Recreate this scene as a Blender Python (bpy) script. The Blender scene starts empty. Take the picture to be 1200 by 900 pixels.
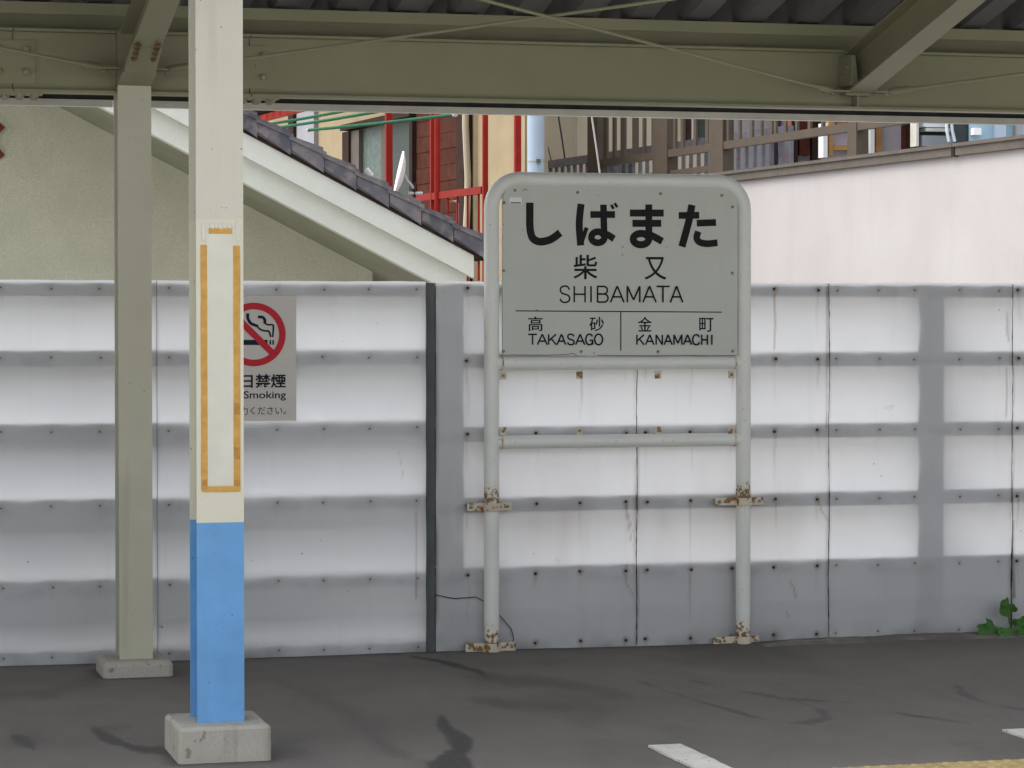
import bpy, bmesh, math, random
import numpy as np
from mathutils import Vector, Matrix

R = math.radians
random.seed(7)
sc = bpy.context.scene
C = sc.collection

# ------------------------------------------------------------------ camera
FPX, YAW, PITCH, CAMZ = 3237.0, R(15.0), R(1.38), 1.6      # focal length in photo pixels (1200 wide)
cd = bpy.data.cameras.new('camera')
cd.sensor_width = 36.0
cd.lens = 36.0 * FPX / 1200.0
cd.clip_start, cd.clip_end = 0.1, 1500.0
cam = bpy.data.objects.new('camera', cd)
C.objects.link(cam)
cam.location = (0, 0, CAMZ)
cam.rotation_euler = (math.pi / 2 - PITCH, 0, -YAW)
sc.camera = cam

# ------------------------------------------------------------------ sky, sun, exposure
SUN_EL, SUN_AZ = R(62), R(-75)          # azimuth measured from +Y towards +X
w = bpy.data.worlds.new('World')
sc.world = w
w.use_nodes = True
nt = w.node_tree
bg = nt.nodes['Background']
sky = nt.nodes.new('ShaderNodeTexSky')
sky.sky_type = 'NISHITA'
sky.sun_disc = False
sky.sun_elevation = SUN_EL
sky.sun_rotation = SUN_AZ
sky.air_density = 1.0
sky.dust_density = 4.0
hsv = nt.nodes.new('ShaderNodeHueSaturation')      # overcast: the blue is mostly washed out
hsv.inputs['Saturation'].default_value = 0.22
nt.links.new(sky.outputs[0], hsv.inputs['Color'])
tc = nt.nodes.new('ShaderNodeTexCoord')                # overcast sky: brighter overhead than at the horizon
sxyz = nt.nodes.new('ShaderNodeSeparateXYZ'); nt.links.new(tc.outputs['Generated'], sxyz.inputs[0])
mr = nt.nodes.new('ShaderNodeMapRange'); mr.inputs['To Min'].default_value = 0.62; mr.inputs['To Max'].default_value = 1.75
nt.links.new(sxyz.outputs['Z'], mr.inputs['Value'])
mulc = nt.nodes.new('ShaderNodeVectorMath'); mulc.operation = 'SCALE'
nt.links.new(hsv.outputs[0], mulc.inputs[0]); nt.links.new(mr.outputs[0], mulc.inputs['Scale'])
nt.links.new(mulc.outputs[0], bg.inputs['Color'])
bg.inputs['Strength'].default_value = 0.15
ld = bpy.data.lights.new('sun', 'SUN')
ld.energy = 0.5
ld.angle = R(30)
ld.color = (1.0, 0.97, 0.93)
sun = bpy.data.objects.new('sun', ld)
C.objects.link(sun)
sdir = Vector((math.sin(SUN_AZ) * math.cos(SUN_EL), math.cos(SUN_AZ) * math.cos(SUN_EL), math.sin(SUN_EL)))
sun.rotation_euler = (-sdir).to_track_quat('-Z', 'Y').to_euler()
sun.location = sdir * 50
sc.view_settings.view_transform = 'Standard'
sc.view_settings.look = 'None'
sc.view_settings.gamma = 1.0
sc.view_settings.use_curve_mapping = False
sc.view_settings.exposure = 1.27
sc.cycles.use_denoising = True
sc.cycles.max_bounces = 10
sc.cycles.diffuse_bounces = 6

# ------------------------------------------------------------------ measuring helpers (photo pixel -> metres)
_F = Vector((math.sin(YAW) * math.cos(PITCH), math.cos(YAW) * math.cos(PITCH), -math.sin(PITCH)))
_Rt = Vector((math.cos(YAW), -math.sin(YAW), 0))
_U = _Rt.cross(_F)

def ray(px, py):
    return _F + _Rt * ((px - 600) / FPX) + _U * ((450 - py) / FPX)

def P(px, py, Y):
    d = ray(px, py)
    return Vector((0, 0, CAMZ)) + d * (Y / d.y)

def G(px, py, z=0.0):
    d = ray(px, py)
    return Vector((0, 0, CAMZ)) + d * ((z - CAMZ) / d.z)

class Plane:
    """vertical plane through (x0,y0) running along direction ang (from +Y towards -X)"""
    def __init__(s, x0, y0, ang):
        s.o = Vector((x0, y0, 0)); s.d = Vector((-math.sin(ang), math.cos(ang), 0)); s.n = Vector((-s.d.y, s.d.x, 0))
    def hit(s, px, py):                 # -> (distance along, height)
        r = ray(px, py)
        c = Vector((0, 0, CAMZ))
        t = (s.o - c).dot(s.n) / r.dot(s.n)
        q = c + r * t
        return (q - s.o).dot(s.d), q.z
    def pt(s, a, z, off=0.0):           # off: out of the wall, towards the viewer's left
        q = s.o + s.d * a + s.n * off
        return Vector((q.x, q.y, z))

# ------------------------------------------------------------------ mesh helpers
class MB:
    def __init__(s): s.v = []; s.f = []; s.m = []
    def quad(s, pts, mi=0):
        b = len(s.v); s.v += [tuple(p) for p in pts]; s.f.append(tuple(range(b, b + len(pts)))); s.m.append(mi)
    def hexa(s, p, mi=0):               # p: 8 corners, bottom ring then top ring
        b = len(s.v); s.v += [tuple(q) for q in p]
        for f in ((0, 3, 2, 1), (4, 5, 6, 7), (0, 1, 5, 4), (1, 2, 6, 5), (2, 3, 7, 6), (3, 0, 4, 7)):
            s.f.append(tuple(b + i for i in f)); s.m.append(mi)
    def box(s, x0, x1, y0, y1, z0, z1, mi=0):
        s.hexa([(x0, y0, z0), (x1, y0, z0), (x1, y1, z0), (x0, y1, z0), (x0, y0, z1), (x1, y0, z1), (x1, y1, z1), (x0, y1, z1)], mi)
    def obox(s, c, ax, ay, az, hx, hy, hz, mi=0):
        c = Vector(c)
        pts = []
        for k in (-1, 1):
            for i, j in ((-1, -1), (1, -1), (1, 1), (-1, 1)):
                pts.append(c + ax * (i * hx) + ay * (j * hy) + az * (k * hz))
        s.hexa(pts, mi)
    def tube(s, pts, r, n=12, mi=0, caps=True):
        pts = [Vector(p) for p in pts]; N = len(pts); b = len(s.v)
        rr = r if isinstance(r, (list, tuple)) else [r] * N
        t0 = (pts[1] - pts[0]).normalized()
        up = Vector((0, 0, 1)) if abs(t0.z) < 0.9 else Vector((0, 1, 0))
        u = t0.cross(up).normalized()
        for i in range(N):
            t = (pts[min(i + 1, N - 1)] - pts[max(i - 1, 0)]).normalized()
            u = (u - t * u.dot(t)).normalized(); v = t.cross(u)
            for k in range(n):
                a = 2 * math.pi * k / n
                s.v.append(tuple(pts[i] + (u * math.cos(a) + v * math.sin(a)) * rr[i]))
        for i in range(N - 1):
            for k in range(n):
                k2 = (k + 1) % n
                s.f.append((b + i * n + k, b + i * n + k2, b + (i + 1) * n + k2, b + (i + 1) * n + k)); s.m.append(mi)
        if caps:
            s.f.append(tuple(b + k for k in reversed(range(n)))); s.m.append(mi)
            s.f.append(tuple(b + (N - 1) * n + k for k in range(n))); s.m.append(mi)
    def hbeam(s, p0, p1, wdir, width, depth, tf, tw, mi=0):
        """flange width along wdir, depth perpendicular to it"""
        p0, p1 = Vector(p0), Vector(p1); L = (p1 - p0).length; ax = (p1 - p0) / L
        wd = Vector(wdir); wd = (wd - ax * wd.dot(ax)).normalized(); dd = ax.cross(wd)
        c = (p0 + p1) / 2
        s.obox(c + dd * (depth / 2 - tf / 2), ax, wd, dd, L / 2, width / 2, tf / 2, mi)
        s.obox(c - dd * (depth / 2 - tf / 2), ax, wd, dd, L / 2, width / 2, tf / 2, mi)
        s.obox(c, ax, wd, dd, L / 2 - 0.0005, tw / 2, depth / 2 - tf - 0.0002, mi)
    def mesh(s, name, weld=False):
        me = bpy.data.meshes.new(name); me.from_pydata(s.v, [], s.f)
        for i, p in enumerate(me.polygons): p.material_index = s.m[i]
        bm = bmesh.new(); bm.from_mesh(me)
        if weld: bmesh.ops.remove_doubles(bm, verts=bm.verts, dist=1e-5)
        bmesh.ops.recalc_face_normals(bm, faces=bm.faces); bm.to_mesh(me); bm.free()
        me.update(); return me

def obj(name, me, mats, parent=None, smooth=False, bevel=0.0):
    if isinstance(me, MB): me = me.mesh(name)
    if mats is not None and not me.materials:
        for m in (mats if isinstance(mats, (list, tuple)) else [mats]): me.materials.append(m)
    o = bpy.data.objects.new(name, me); C.objects.link(o)
    if parent is not None: o.parent = parent
    if smooth:
        me.polygons.foreach_set('use_smooth', [True] * len(me.polygons))
        if smooth == 'auto':
            md = o.modifiers.new('edges', 'EDGE_SPLIT'); md.split_angle = R(35)
    if bevel:
        b = o.modifiers.new('bevel', 'BEVEL'); b.width = bevel; b.segments = 2; b.limit_method = 'ANGLE'; b.angle_limit = R(40)
    return o

def tag(o, label=None, cat=None, group=None, kind=None):
    if label: o['label'] = label
    if cat: o['category'] = cat
    if group: o['group'] = group
    if kind: o['kind'] = kind
    return o

def thing(name, label, cat, loc=(0, 0, 0), group=None):
    o = bpy.data.objects.new(name, None); C.objects.link(o); o.empty_display_size = 0.1
    o.location = loc
    return tag(o, label, cat, group)

def local(root, o):
    """o was built in world metres: keep it there under a root standing elsewhere"""
    o.parent = root; o.matrix_parent_inverse = Matrix.Translation(-Vector(root.location)); return o

def struct(name, me, mats): return tag(obj(name, me, mats), kind='structure')

# ------------------------------------------------------------------ materials
def srgb(r, g, b):
    f = lambda c: (c / 255 / 12.92) if c / 255 <= 0.04045 else ((c / 255 + 0.055) / 1.055) ** 2.4
    return (f(r), f(g), f(b))

class NT:
    def __init__(s, name):
        s.m = bpy.data.materials.new(name); s.m.use_nodes = True; s.t = s.m.node_tree
        s.b = s.t.nodes['Principled BSDF']; s.out = s.t.nodes['Material Output']
    def n(s, typ, **kw):
        o = s.t.nodes.new(typ)
        for k, v in kw.items():
            if k in o.inputs: o.inputs[k].default_value = v
            else: setattr(o, k, v)
        return o
    def l(s, a, b): s.t.links.new(a, b)
    def coords(s, scale=(1, 1, 1)):
        g = s.n('ShaderNodeNewGeometry'); mp = s.n('ShaderNodeMapping'); mp.inputs['Scale'].default_value = scale
        s.l(g.outputs['Position'], mp.inputs['Vector']); return mp.outputs[0]
    def noise(s, scale, detail=4, rough=0.55, vec=None, vscale=(1, 1, 1)):
        o = s.n('ShaderNodeTexNoise'); o.inputs['Scale'].default_value = scale; o.inputs['Detail'].default_value = detail
        o.inputs['Roughness'].default_value = rough
        s.l(vec if vec is not None else s.coords(vscale), o.inputs['Vector']); return o.outputs['Fac']
    def ramp(s, fac, a, b, ca=0.0, cb=1.0):
        o = s.n('ShaderNodeMapRange'); o.inputs['From Min'].default_value = a; o.inputs['From Max'].default_value = b
        o.inputs['To Min'].default_value = ca; o.inputs['To Max'].default_value = cb; s.l(fac, o.inputs['Value']); return o.outputs[0]
    def mul(s, a, b, op='MULTIPLY'):
        o = s.n('ShaderNodeMath', operation=op)
        for i, q in enumerate((a, b)):
            if isinstance(q, (int, float)): o.inputs[i].default_value = q
            else: s.l(q, o.inputs[i])
        return o.outputs[0]
    def mix(s, fac, a, b, mode='MIX'):
        o = s.n('ShaderNodeMix', data_type='RGBA', blend_type=mode)
        if isinstance(fac, (int, float)): o.inputs[0].default_value = fac
        else: s.l(fac, o.inputs[0])
        for i, q in ((6, a), (7, b)):
            if isinstance(q, tuple): o.inputs[i].default_value = (*q[:3], 1)
            else: s.l(q, o.inputs[i])
        return o.outputs[2]
    def color(s, c):
        if isinstance(c, tuple): s.b.inputs['Base Color'].default_value = (*c, 1)
        else: s.l(c, s.b.inputs['Base Color'])
    def bump(s, h, strength=0.2, dist=0.002):
        o = s.n('ShaderNodeBump'); o.inputs['Strength'].default_value = strength; o.inputs['Distance'].default_value = dist
        s.l(h, o.inputs['Height']); s.l(o.outputs[0], s.b.inputs['Normal'])

def mat(name, col, rough=0.6, var=0.12, scale=6.0, bump=0.1, bscale=90.0, metal=0.0, specks=None, streak=0.0, fine=0.0, spec=0.22):
    m = NT(name)
    dark = tuple(c * (1 - var) for c in col); lite = tuple(min(1, c * (1 + var)) for c in col)
    c = m.mix(m.ramp(m.noise(scale), 0.3, 0.7), dark, lite)
    if fine:
        c = m.mix(m.ramp(m.noise(230, 2), 0.35, 0.65), c, tuple(q * (1 - fine) for q in col))
    if streak:
        st = m.ramp(m.noise(14, 3, vscale=(1, 1, 0.06)), 0.52, 0.75, 0, streak)
        c = m.mix(st, c, (0.16, 0.14, 0.11))
    if specks:
        sp = m.ramp(m.noise(specks[0], 2, 0.5), specks[1], specks[1] + 0.05)
        c = m.mix(sp, c, specks[2])
    m.color(c)
    m.b.inputs['Roughness'].default_value = rough; m.b.inputs['Metallic'].default_value = metal
    m.b.inputs['Specular IOR Level'].default_value = spec
    if bump: m.bump(m.noise(bscale, 3), bump)
    return m.m

RUST = (0.16, 0.065, 0.022)
M = {}
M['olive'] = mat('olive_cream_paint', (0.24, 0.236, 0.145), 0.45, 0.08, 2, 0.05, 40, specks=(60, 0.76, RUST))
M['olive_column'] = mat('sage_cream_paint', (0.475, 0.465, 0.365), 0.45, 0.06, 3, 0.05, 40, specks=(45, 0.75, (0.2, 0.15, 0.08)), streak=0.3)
M['cream'] = mat('cream_paint', (0.56, 0.55, 0.465), 0.45, 0.04, 2.5, 0.05, 30, specks=(55, 0.715, (0.30, 0.15, 0.05)), streak=0.2)
M['cream_low'] = mat('yellow_cream_paint', (0.61, 0.595, 0.48), 0.45, 0.03, 2.5, 0.05, 30, specks=(55, 0.725, (0.30, 0.15, 0.05)))
M['blue'] = mat('sky_blue_paint', (0.135, 0.33, 0.62), 0.45, 0.08, 9, 0.06, 30, specks=(50, 0.73, (0.08, 0.17, 0.32)), streak=0.12)
M['tape'] = mat('brown_tape', (0.52, 0.30, 0.075), 0.4, 0.15, 30, 0.1, 80)
M['tape_dark'] = mat('brown_tape_overlap', (0.42, 0.21, 0.05), 0.4, 0.15, 30, 0.1, 80)
M['paper'] = mat('peeled_paper', (0.62, 0.61, 0.53), 0.8, 0.05, 8, 0.15, 120)
M['concrete'] = mat('footing_concrete', (0.42, 0.40, 0.35), 0.9, 0.16, 7, 0.5, 70, fine=0.15, specks=(26, 0.66, (0.24, 0.22, 0.18)), streak=0.35)
M['deck'] = mat('roof_deck_metal', (0.155, 0.148, 0.150), 0.5, 0.12, 3, 0.05, 40)
M['bolt'] = mat('dull_bolt', (0.26, 0.23, 0.17), 0.55, 0.3, 40, 0.2, 100)
M['bolt_rust'] = mat('rusty_screw', (0.085, 0.05, 0.03), 0.7, 0.4, 60, 0.2, 100)
M['gap_shade'] = mat('painted_gap_shade', (0.035, 0.035, 0.033), 0.8, 0.3, 10)  # flat black standing for the shadow between long beam and gutter
M['darkpost'] = mat('dark_grey_steel', (0.09, 0.10, 0.10), 0.6, 0.2, 6, 0.1, 50, streak=0.3)
M['gutter'] = mat('gutter_grey', (0.55, 0.54, 0.48), 0.5, 0.1, 5)
M['rail'] = mat('galvanised_rail', (0.30, 0.31, 0.31), 0.6, 0.15, 8)
M['ink'] = mat('black_lettering', (0.013, 0.0135, 0.014), 0.5, 0.3, 60, specks=(70, 0.70, (0.09, 0.09, 0.08)), spec=0.1)
M['ink_blue'] = mat('navy_lettering', (0.014, 0.017, 0.03), 0.5, 0.2, 60, spec=0.1)
M['red_print'] = mat('red_print', (0.50, 0.014, 0.03), 0.5, 0.06, 30)
M['board'] = mat('notice_board_grey', (0.58, 0.555, 0.515), 0.5, 0.03, 5, 0.02)
M['white_line'] = mat('worn_white_line', (0.62, 0.61, 0.57), 0.8, 0.1, 12, 0.3, 90, specks=(45, 0.66, (0.25, 0.24, 0.22)))
M['yellow'] = mat('tactile_yellow', (0.41, 0.32, 0.15), 0.75, 0.12, 14, 0.2, 90, specks=(30, 0.68, (0.2, 0.15, 0.07)))
M['soffit'] = mat('soffit_painted_shade', (0.24, 0.245, 0.18), 0.9, 0.1, 4, 0.5, 100)  # darker than the stucco: eave shadow put into the soffit colour
M['stucco'] = mat('sprayed_stucco', (0.57, 0.565, 0.445), 0.95, 0.09, 4, 0.9, 130, fine=0.25)
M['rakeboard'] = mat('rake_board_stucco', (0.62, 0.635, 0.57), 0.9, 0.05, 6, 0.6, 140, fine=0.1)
M['tile'] = mat('slate_blue_roof_tile', (0.095, 0.10, 0.125), 0.35, 0.35, 14, 0.3, 60, specks=(24, 0.62, (0.19, 0.16, 0.17)))
def mk_tile():
    m = NT('slate_blue_roof_tile'); oi = m.n('ShaderNodeObjectInfo')
    c = m.mix(oi.outputs['Random'], (0.035, 0.038, 0.05), (0.125, 0.12, 0.135))
    c = m.mix(m.ramp(m.noise(15, 4), 0.42, 0.66, 0, 0.9), c, (0.19, 0.165, 0.165))
    c = m.mix(m.ramp(m.noise(30, 3), 0.62, 0.7, 0, 0.5), c, (0.05, 0.05, 0.06))
    m.color(c); m.b.inputs['Roughness'].default_value = 0.3; m.bump(m.noise(50, 3), 0.2); return m.m
M['tile'] = mk_tile()
M['darkwood'] = mat('dark_brown_wood', (0.035, 0.021, 0.017), 0.8, 0.2, 12, spec=0.05)
M['cladding'] = mat('brown_cladding', (0.062, 0.022, 0.015), 0.8, 0.25, 9, 0.2, 60, spec=0.04)
M['beige'] = mat('beige_render', (0.30, 0.24, 0.145), 0.9, 0.08, 3, 0.4, 120, streak=0.15)
M['tan'] = mat('tan_render', (0.26, 0.225, 0.165), 0.9, 0.08, 3, 0.4, 120)
M['creamwall'] = mat('cream_render', (0.40, 0.35, 0.265), 0.9, 0.05, 3, 0.3, 120)
M['redsteel'] = mat('red_painted_steel', (0.225, 0.017, 0.012), 0.5, 0.12, 9, 0.05, 40, specks=(40, 0.72, (0.16, 0.04, 0.025)), spec=0.08)
M['green_pole'] = mat('green_pole', (0.018, 0.085, 0.042), 0.7, 0.15, 9, spec=0.05)
M['paleblue'] = mat('pale_blue_pole', (0.35, 0.43, 0.52), 0.4, 0.05, 6)
M['bluegrey'] = mat('blue_grey_rail', (0.13, 0.135, 0.16), 0.6, 0.2, 12, specks=(22, 0.6, (0.17, 0.09, 0.09)))
M['bronze'] = mat('bronze_aluminium', (0.075, 0.058, 0.043), 0.45, 0.1, 10)
M['coping'] = mat('brown_coping', (0.092, 0.078, 0.064), 0.5, 0.12, 10, streak=0.1)
M['alu'] = mat('pale_aluminium', (0.40, 0.40, 0.385), 0.35, 0.08, 10)
M['cable'] = mat('black_cable', (0.02, 0.02, 0.022), 0.6, 0.2, 20)
M['white'] = mat('white_plastic', (0.75, 0.75, 0.76), 0.4, 0.04, 8)
M['greysiding'] = mat('grey_siding', (0.27, 0.27, 0.285), 0.8, 0.06, 5)
M['lilac'] = mat('lilac_white_wall', (0.45, 0.41, 0.45), 0.8, 0.05, 4)
M['orange'] = mat('orange_pipe', (0.36, 0.12, 0.06), 0.5, 0.1, 9)
M['orangewood'] = mat('orange_wood', (0.38, 0.20, 0.07), 0.6, 0.2, 12)
M['lightblue'] = mat('light_blue_wall', (0.27, 0.40, 0.49), 0.7, 0.06, 5)
M['leaf'] = mat('weed_leaf', (0.06, 0.155, 0.035), 0.5, 0.35, 40, 0.2, 60)
M['ground'] = mat('yard_concrete', (0.36, 0.35, 0.33), 0.95, 0.2, 0.8)
M['darkred'] = mat('dark_red_ornament', (0.14, 0.03, 0.025), 0.6, 0.2, 12)
M['plinth'] = mat('concrete_plinth', (0.25, 0.25, 0.24), 0.9, 0.15, 5)
M['mortar'] = mat('mortar_lip', (0.19, 0.18, 0.16), 0.95, 0.3, 9, 0.6, 60)

def mk_pinkwall():
    m = NT('pinkish_plaster')
    c = m.mix(m.ramp(m.noise(1.3), 0.3, 0.7), (0.34, 0.318, 0.312), (0.375, 0.355, 0.35))
    st = m.ramp(m.noise(6, 4, vscale=(1, 1, 0.15)), 0.55, 0.85, 0, 0.16)
    c = m.mix(st, c, (0.24, 0.22, 0.2))
    m.color(c); m.b.inputs['Roughness'].default_value = 0.9; m.bump(m.noise(40, 5), 0.25, 0.004)
    return m.m
M['pinkwall'] = mk_pinkwall()

def mk_glass():
    m = NT('frosted_glass'); m.color(m.mix(m.ramp(m.noise(18, 5), 0.3, 0.7), (0.055, 0.078, 0.07), (0.115, 0.15, 0.135)))
    m.b.inputs['Roughness'].default_value = 0.45; m.b.inputs['Specular IOR Level'].default_value = 0.3
    m.bump(m.noise(120, 3), 0.3); return m.m
M['glass'] = mk_glass()
M['glass_dark'] = mat('dim_glass', (0.03, 0.043, 0.037), 0.35, 0.15, 5, spec=0.25)

def mk_sheet():
    """thin white plastic sheet that lets daylight through; stains come from the mesh"""
    m = NT('translucent_plastic_sheet')
    at = m.n('ShaderNodeAttribute', attribute_name='stain')
    a2 = m.n('ShaderNodeAttribute', attribute_name='grime')
    cloud = m.ramp(m.noise(2.2, 3), 0.3, 0.7)
    base = m.mix(cloud, (0.77, 0.785, 0.81), (0.83, 0.845, 0.86))
    sk = m.ramp(m.noise(16, 4, vscale=(1, 1, 0.05)), 0.55, 0.8, 0, 0.14)
    base = m.mix(sk, base, (0.45, 0.42, 0.37))
    base = m.mix(a2.outputs['Fac'], base, (0.23, 0.225, 0.22))
    base = m.mix(at.outputs['Fac'], base, (0.26, 0.15, 0.075))
    sp = m.ramp(m.noise(34, 2, 0.5), 0.765, 0.79)
    base = m.mix(sp, base, (0.2, 0.18, 0.16))
    m.color(base); m.b.inputs['Roughness'].default_value = 0.38; m.b.inputs['Specular IOR Level'].default_value = 0.35
    tr = m.n('ShaderNodeBsdfTranslucent')
    m.l(m.mix(0.5, base, (0.97, 0.96, 0.97)), tr.inputs['Color'])
    mx = m.n('ShaderNodeMixShader'); mx.inputs[0].default_value = 0.47
    m.l(m.b.outputs[0], mx.inputs[1]); m.l(tr.outputs[0], mx.inputs[2]); m.l(mx.outputs[0], m.out.inputs['Surface'])
    return m.m
M['sheet'] = mk_sheet()

def mk_asphalt():
    m = NT('platform_asphalt')
    at = m.n('ShaderNodeAttribute', attribute_name='wet')
    big = m.ramp(m.noise(0.9, 4), 0.3, 0.7)
    c = m.mix(big, (0.134, 0.124, 0.113), (0.170, 0.158, 0.144))
    c = m.mix(m.ramp(m.noise(7, 5, vscale=(1, 0.5, 1)), 0.45, 0.75, 0, 0.5), c, (0.115, 0.107, 0.099))
    fine = m.ramp(m.noise(190, 3), 0.56, 0.70, 0, 0.6)
    c = m.mix(fine, c, (0.26, 0.245, 0.23))
    c = m.mix(at.outputs['Fac'], c, (0.034, 0.031, 0.028))
    m.color(c)
    m.l(m.ramp(at.outputs['Fac'], 0, 1, 0.88, 0.55), m.b.inputs['Roughness'])
    m.b.inputs['Specular IOR Level'].default_value = 0.3
    m.bump(m.noise(220, 3), 0.35, 0.003)
    return m.m
M['asphalt'] = mk_asphalt()

def mk_pipe():
    m = NT('sign_pipe_paint')
    g = m.n('ShaderNodeNewGeometry'); sx = m.n('ShaderNodeSeparateXYZ'); m.l(g.outputs['Position'], sx.inputs[0])
    z = sx.outputs['Z']
    c = m.mix(m.ramp(m.noise(5), 0.3, 0.7), (0.67, 0.685, 0.645), (0.73, 0.74, 0.705))
    def near(z0, up, down):
        return m.mul(m.ramp(z, z0 - down, z0), m.ramp(z, z0, z0 + up, 1, 0))
    msk = m.mul(near(0.725, 0.10, 0.07), near(0.03, 0.13, 0.1), 'MAXIMUM')
    nz = m.noise(55, 5, 0.65)
    rust = m.ramp(m.mul(nz, m.mul(msk, 0.27), 'ADD'), 0.66, 0.73)
    c = m.mix(m.mul(msk, 0.45), c, (0.50, 0.36, 0.17))
    run = m.mul(m.ramp(m.noise(60, 2, vscale=(1, 1, 0.02)), 0.60, 0.68, 0, 0.8), m.ramp(z, 0.5, 0.72))
    run = m.mul(run, m.ramp(z, 0.72, 0.74, 1, 0))
    c = m.mix(run, c, (0.33, 0.2, 0.09))
    c = m.mix(m.ramp(m.noise(38, 3, 0.6), 0.765, 0.80, 0, 0.8), c, (0.30, 0.2, 0.1))
    c = m.mix(rust, c, (0.19, 0.105, 0.045))
    m.color(c); m.b.inputs['Roughness'].default_value = 0.42
    m.bump(m.noise(45, 4), 0.12, 0.002); return m.m
M['pipe'] = mk_pipe()
M['clamp'] = mat('rusty_white_clamp', (0.58, 0.53, 0.42), 0.6, 0.1, 12, 0.3, 60, specks=(30, 0.545, (0.26, 0.135, 0.05)))
def mk_panel():
    m = NT('sign_panel_paint')
    c = m.mix(m.ramp(m.noise(2.5), 0.3, 0.7), (0.475, 0.495, 0.445), (0.505, 0.525, 0.475))
    c = m.mix(m.ramp(m.noise(42, 2, 0.5), 0.75, 0.77), c, (0.16, 0.13, 0.1))
    c = m.mix(m.ramp(m.noise(30, 3, vscale=(1, 1, 0.1)), 0.6, 0.8, 0, 0.15), c, (0.3, 0.3, 0.27))
    m.color(c); m.b.inputs['Roughness'].default_value = 0.42; m.bump(m.noise(12, 2), 0.05, 0.003); return m.m
M['panel'] = mk_panel()
M['rust'] = mat('rust_patch', (0.15, 0.075, 0.03), 0.85, 0.4, 50, 0.3, 80)

# ------------------------------------------------------------------ the setting
FY = 12.83                                  # fence line
g = MB(); g.quad([(-400, -400, -1.0), (400, -400, -1.0), (400, 700, -1.0), (-400, 700, -1.0)])
struct('ground', g, M['ground'])

def grid_mesh(name, X, Z, f):
    nx, nz = len(X), len(Z)
    XX, ZZ = np.meshgrid(X, Z)
    co = f(XX, ZZ).reshape(-1, 3)
    idx = np.arange(nx * nz).reshape(nz, nx)
    q = np.stack([idx[:-1, :-1], idx[:-1, 1:], idx[1:, 1:], idx[1:, :-1]], -1).reshape(-1, 4)
    me = bpy.data.meshes.new(name); me.from_pydata(co.tolist(), [], q.tolist()); me.update()
    return me, co

def vnoise(x, y, seed=0):
    r = np.random.RandomState(seed); T = r.rand(64, 64)
    xi, yi = np.floor(x).astype(int), np.floor(y).astype(int); fx, fy = x - xi, y - yi
    fx, fy = fx * fx * (3 - 2 * fx), fy * fy * (3 - 2 * fy)
    t = lambda a, b: T[a % 64, b % 64]
    return (t(xi, yi) * (1 - fx) + t(xi + 1, yi) * fx) * (1 - fy) + (t(xi, yi + 1) * (1 - fx) + t(xi + 1, yi + 1) * fx) * fy

def fbm(x, y, seed=0, o=4):
    return sum(vnoise(x * 2 ** k, y * 2 ** k, seed + k) / 2 ** k for k in range(o)) / sum(1 / 2 ** k for k in range(o))

def seg_dist(px, py, pts):
    best = np.full(px.shape, 1e9); wid = np.zeros(px.shape)
    for (x0, y0, w0), (x1, y1, w1) in zip(pts[:-1], pts[1:]):
        dx, dy = x1 - x0, y1 - y0
        t = np.clip(((px - x0) * dx + (py - y0) * dy) / (dx * dx + dy * dy), 0, 1)
        d = np.hypot(px - x0 - t * dx, py - y0 - t * dy) - (w0 + t * (w1 - w0))
        k = d < best; best = np.where(k, d, best)
    return best

def gnd(pts):      # photo points of a stain -> metres on the ground; depth squeezed so widths stay natural
    out = []
    for x, y, wd in pts:
        p = G(x, y); out.append((p.x, p.y * 0.28, wd / 290.0))
    return out
STAINS = [
    (0.95, gnd([(432, 764, 4), (480, 769, 5), (520, 776, 6), (555, 786, 6), (578, 798, 3)])),
    (0.45, gnd([(560, 795, 14), (640, 800, 20), (720, 812, 14), (650, 828, 10), (560, 822, 8)])),
    (0.95, gnd([(519, 838, 2), (522, 852, 8), (540, 866, 12), (538, 882, 11), (528, 900, 15), (520, 930, 10)])),
    (0.9, gnd([(112, 857, 4), (130, 868, 9), (160, 878, 8), (196, 880, 5)])),
    (0.5, gnd([(120, 856, 3), (150, 852, 3)])),
    (0.85, gnd([(12, 858, 4), (24, 866, 8), (42, 878, 5)])),
    (0.7, gnd([(735, 792, 1), (770, 806, 2.5), (830, 824, 2), (880, 839, 1.5), (905, 845, 1)])),
    (0.6, gnd([(815, 798, 1.5), (870, 810, 2.2), (935, 821, 2), (957, 829, 2), (970, 842, 2), (940, 848, 1), (905, 846, 1)])),
    (0.7, gnd([(930, 819, 2), (1000, 823, 3), (1060, 837, 2.5), (1135, 848, 1)])),
    (0.6, gnd([(1122, 803, 2), (1133, 816, 4), (1165, 826, 3), (1210, 833, 3)])),
    (0.35, gnd([(1120, 872, 4), (1150, 870, 6)])),
    (0.35, gnd([(-20, 815, 14), (60, 812, 10), (110, 800, 8)])),
    (0.3, gnd([(330, 800, 10), (400, 830, 14), (460, 880, 10)])),
]
X = np.concatenate([np.linspace(-14, -0.2, 30), np.arange(0, 6.6, 0.016), np.linspace(6.8, 18, 30)])
Yv = np.concatenate([np.linspace(8.1, 9.2, 10), np.arange(9.22, 12.98, 0.016)])
def plat(XX, YY):
    z = (fbm(XX * 0.7, YY * 0.7, 3) - 0.5) * 0.012
    lip = np.clip((XX - 4.2) / 1.2, 0, 1) * np.exp(-((YY - 12.76) / 0.05) ** 2) * 0.022 * (0.5 + fbm(XX * 5, YY * 3, 9))
    return np.stack([XX, YY, z + lip], -1)
me, co = grid_mesh('platform', X, Yv, plat)
xs, ys = co[:, 0], co[:, 1]
wet = np.zeros(len(xs))
nz = (fbm(xs * 9, ys * 4, 21) - 0.5) * 0.055 + (fbm(xs * 40, ys * 18, 5) - 0.5) * 0.02
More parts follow.
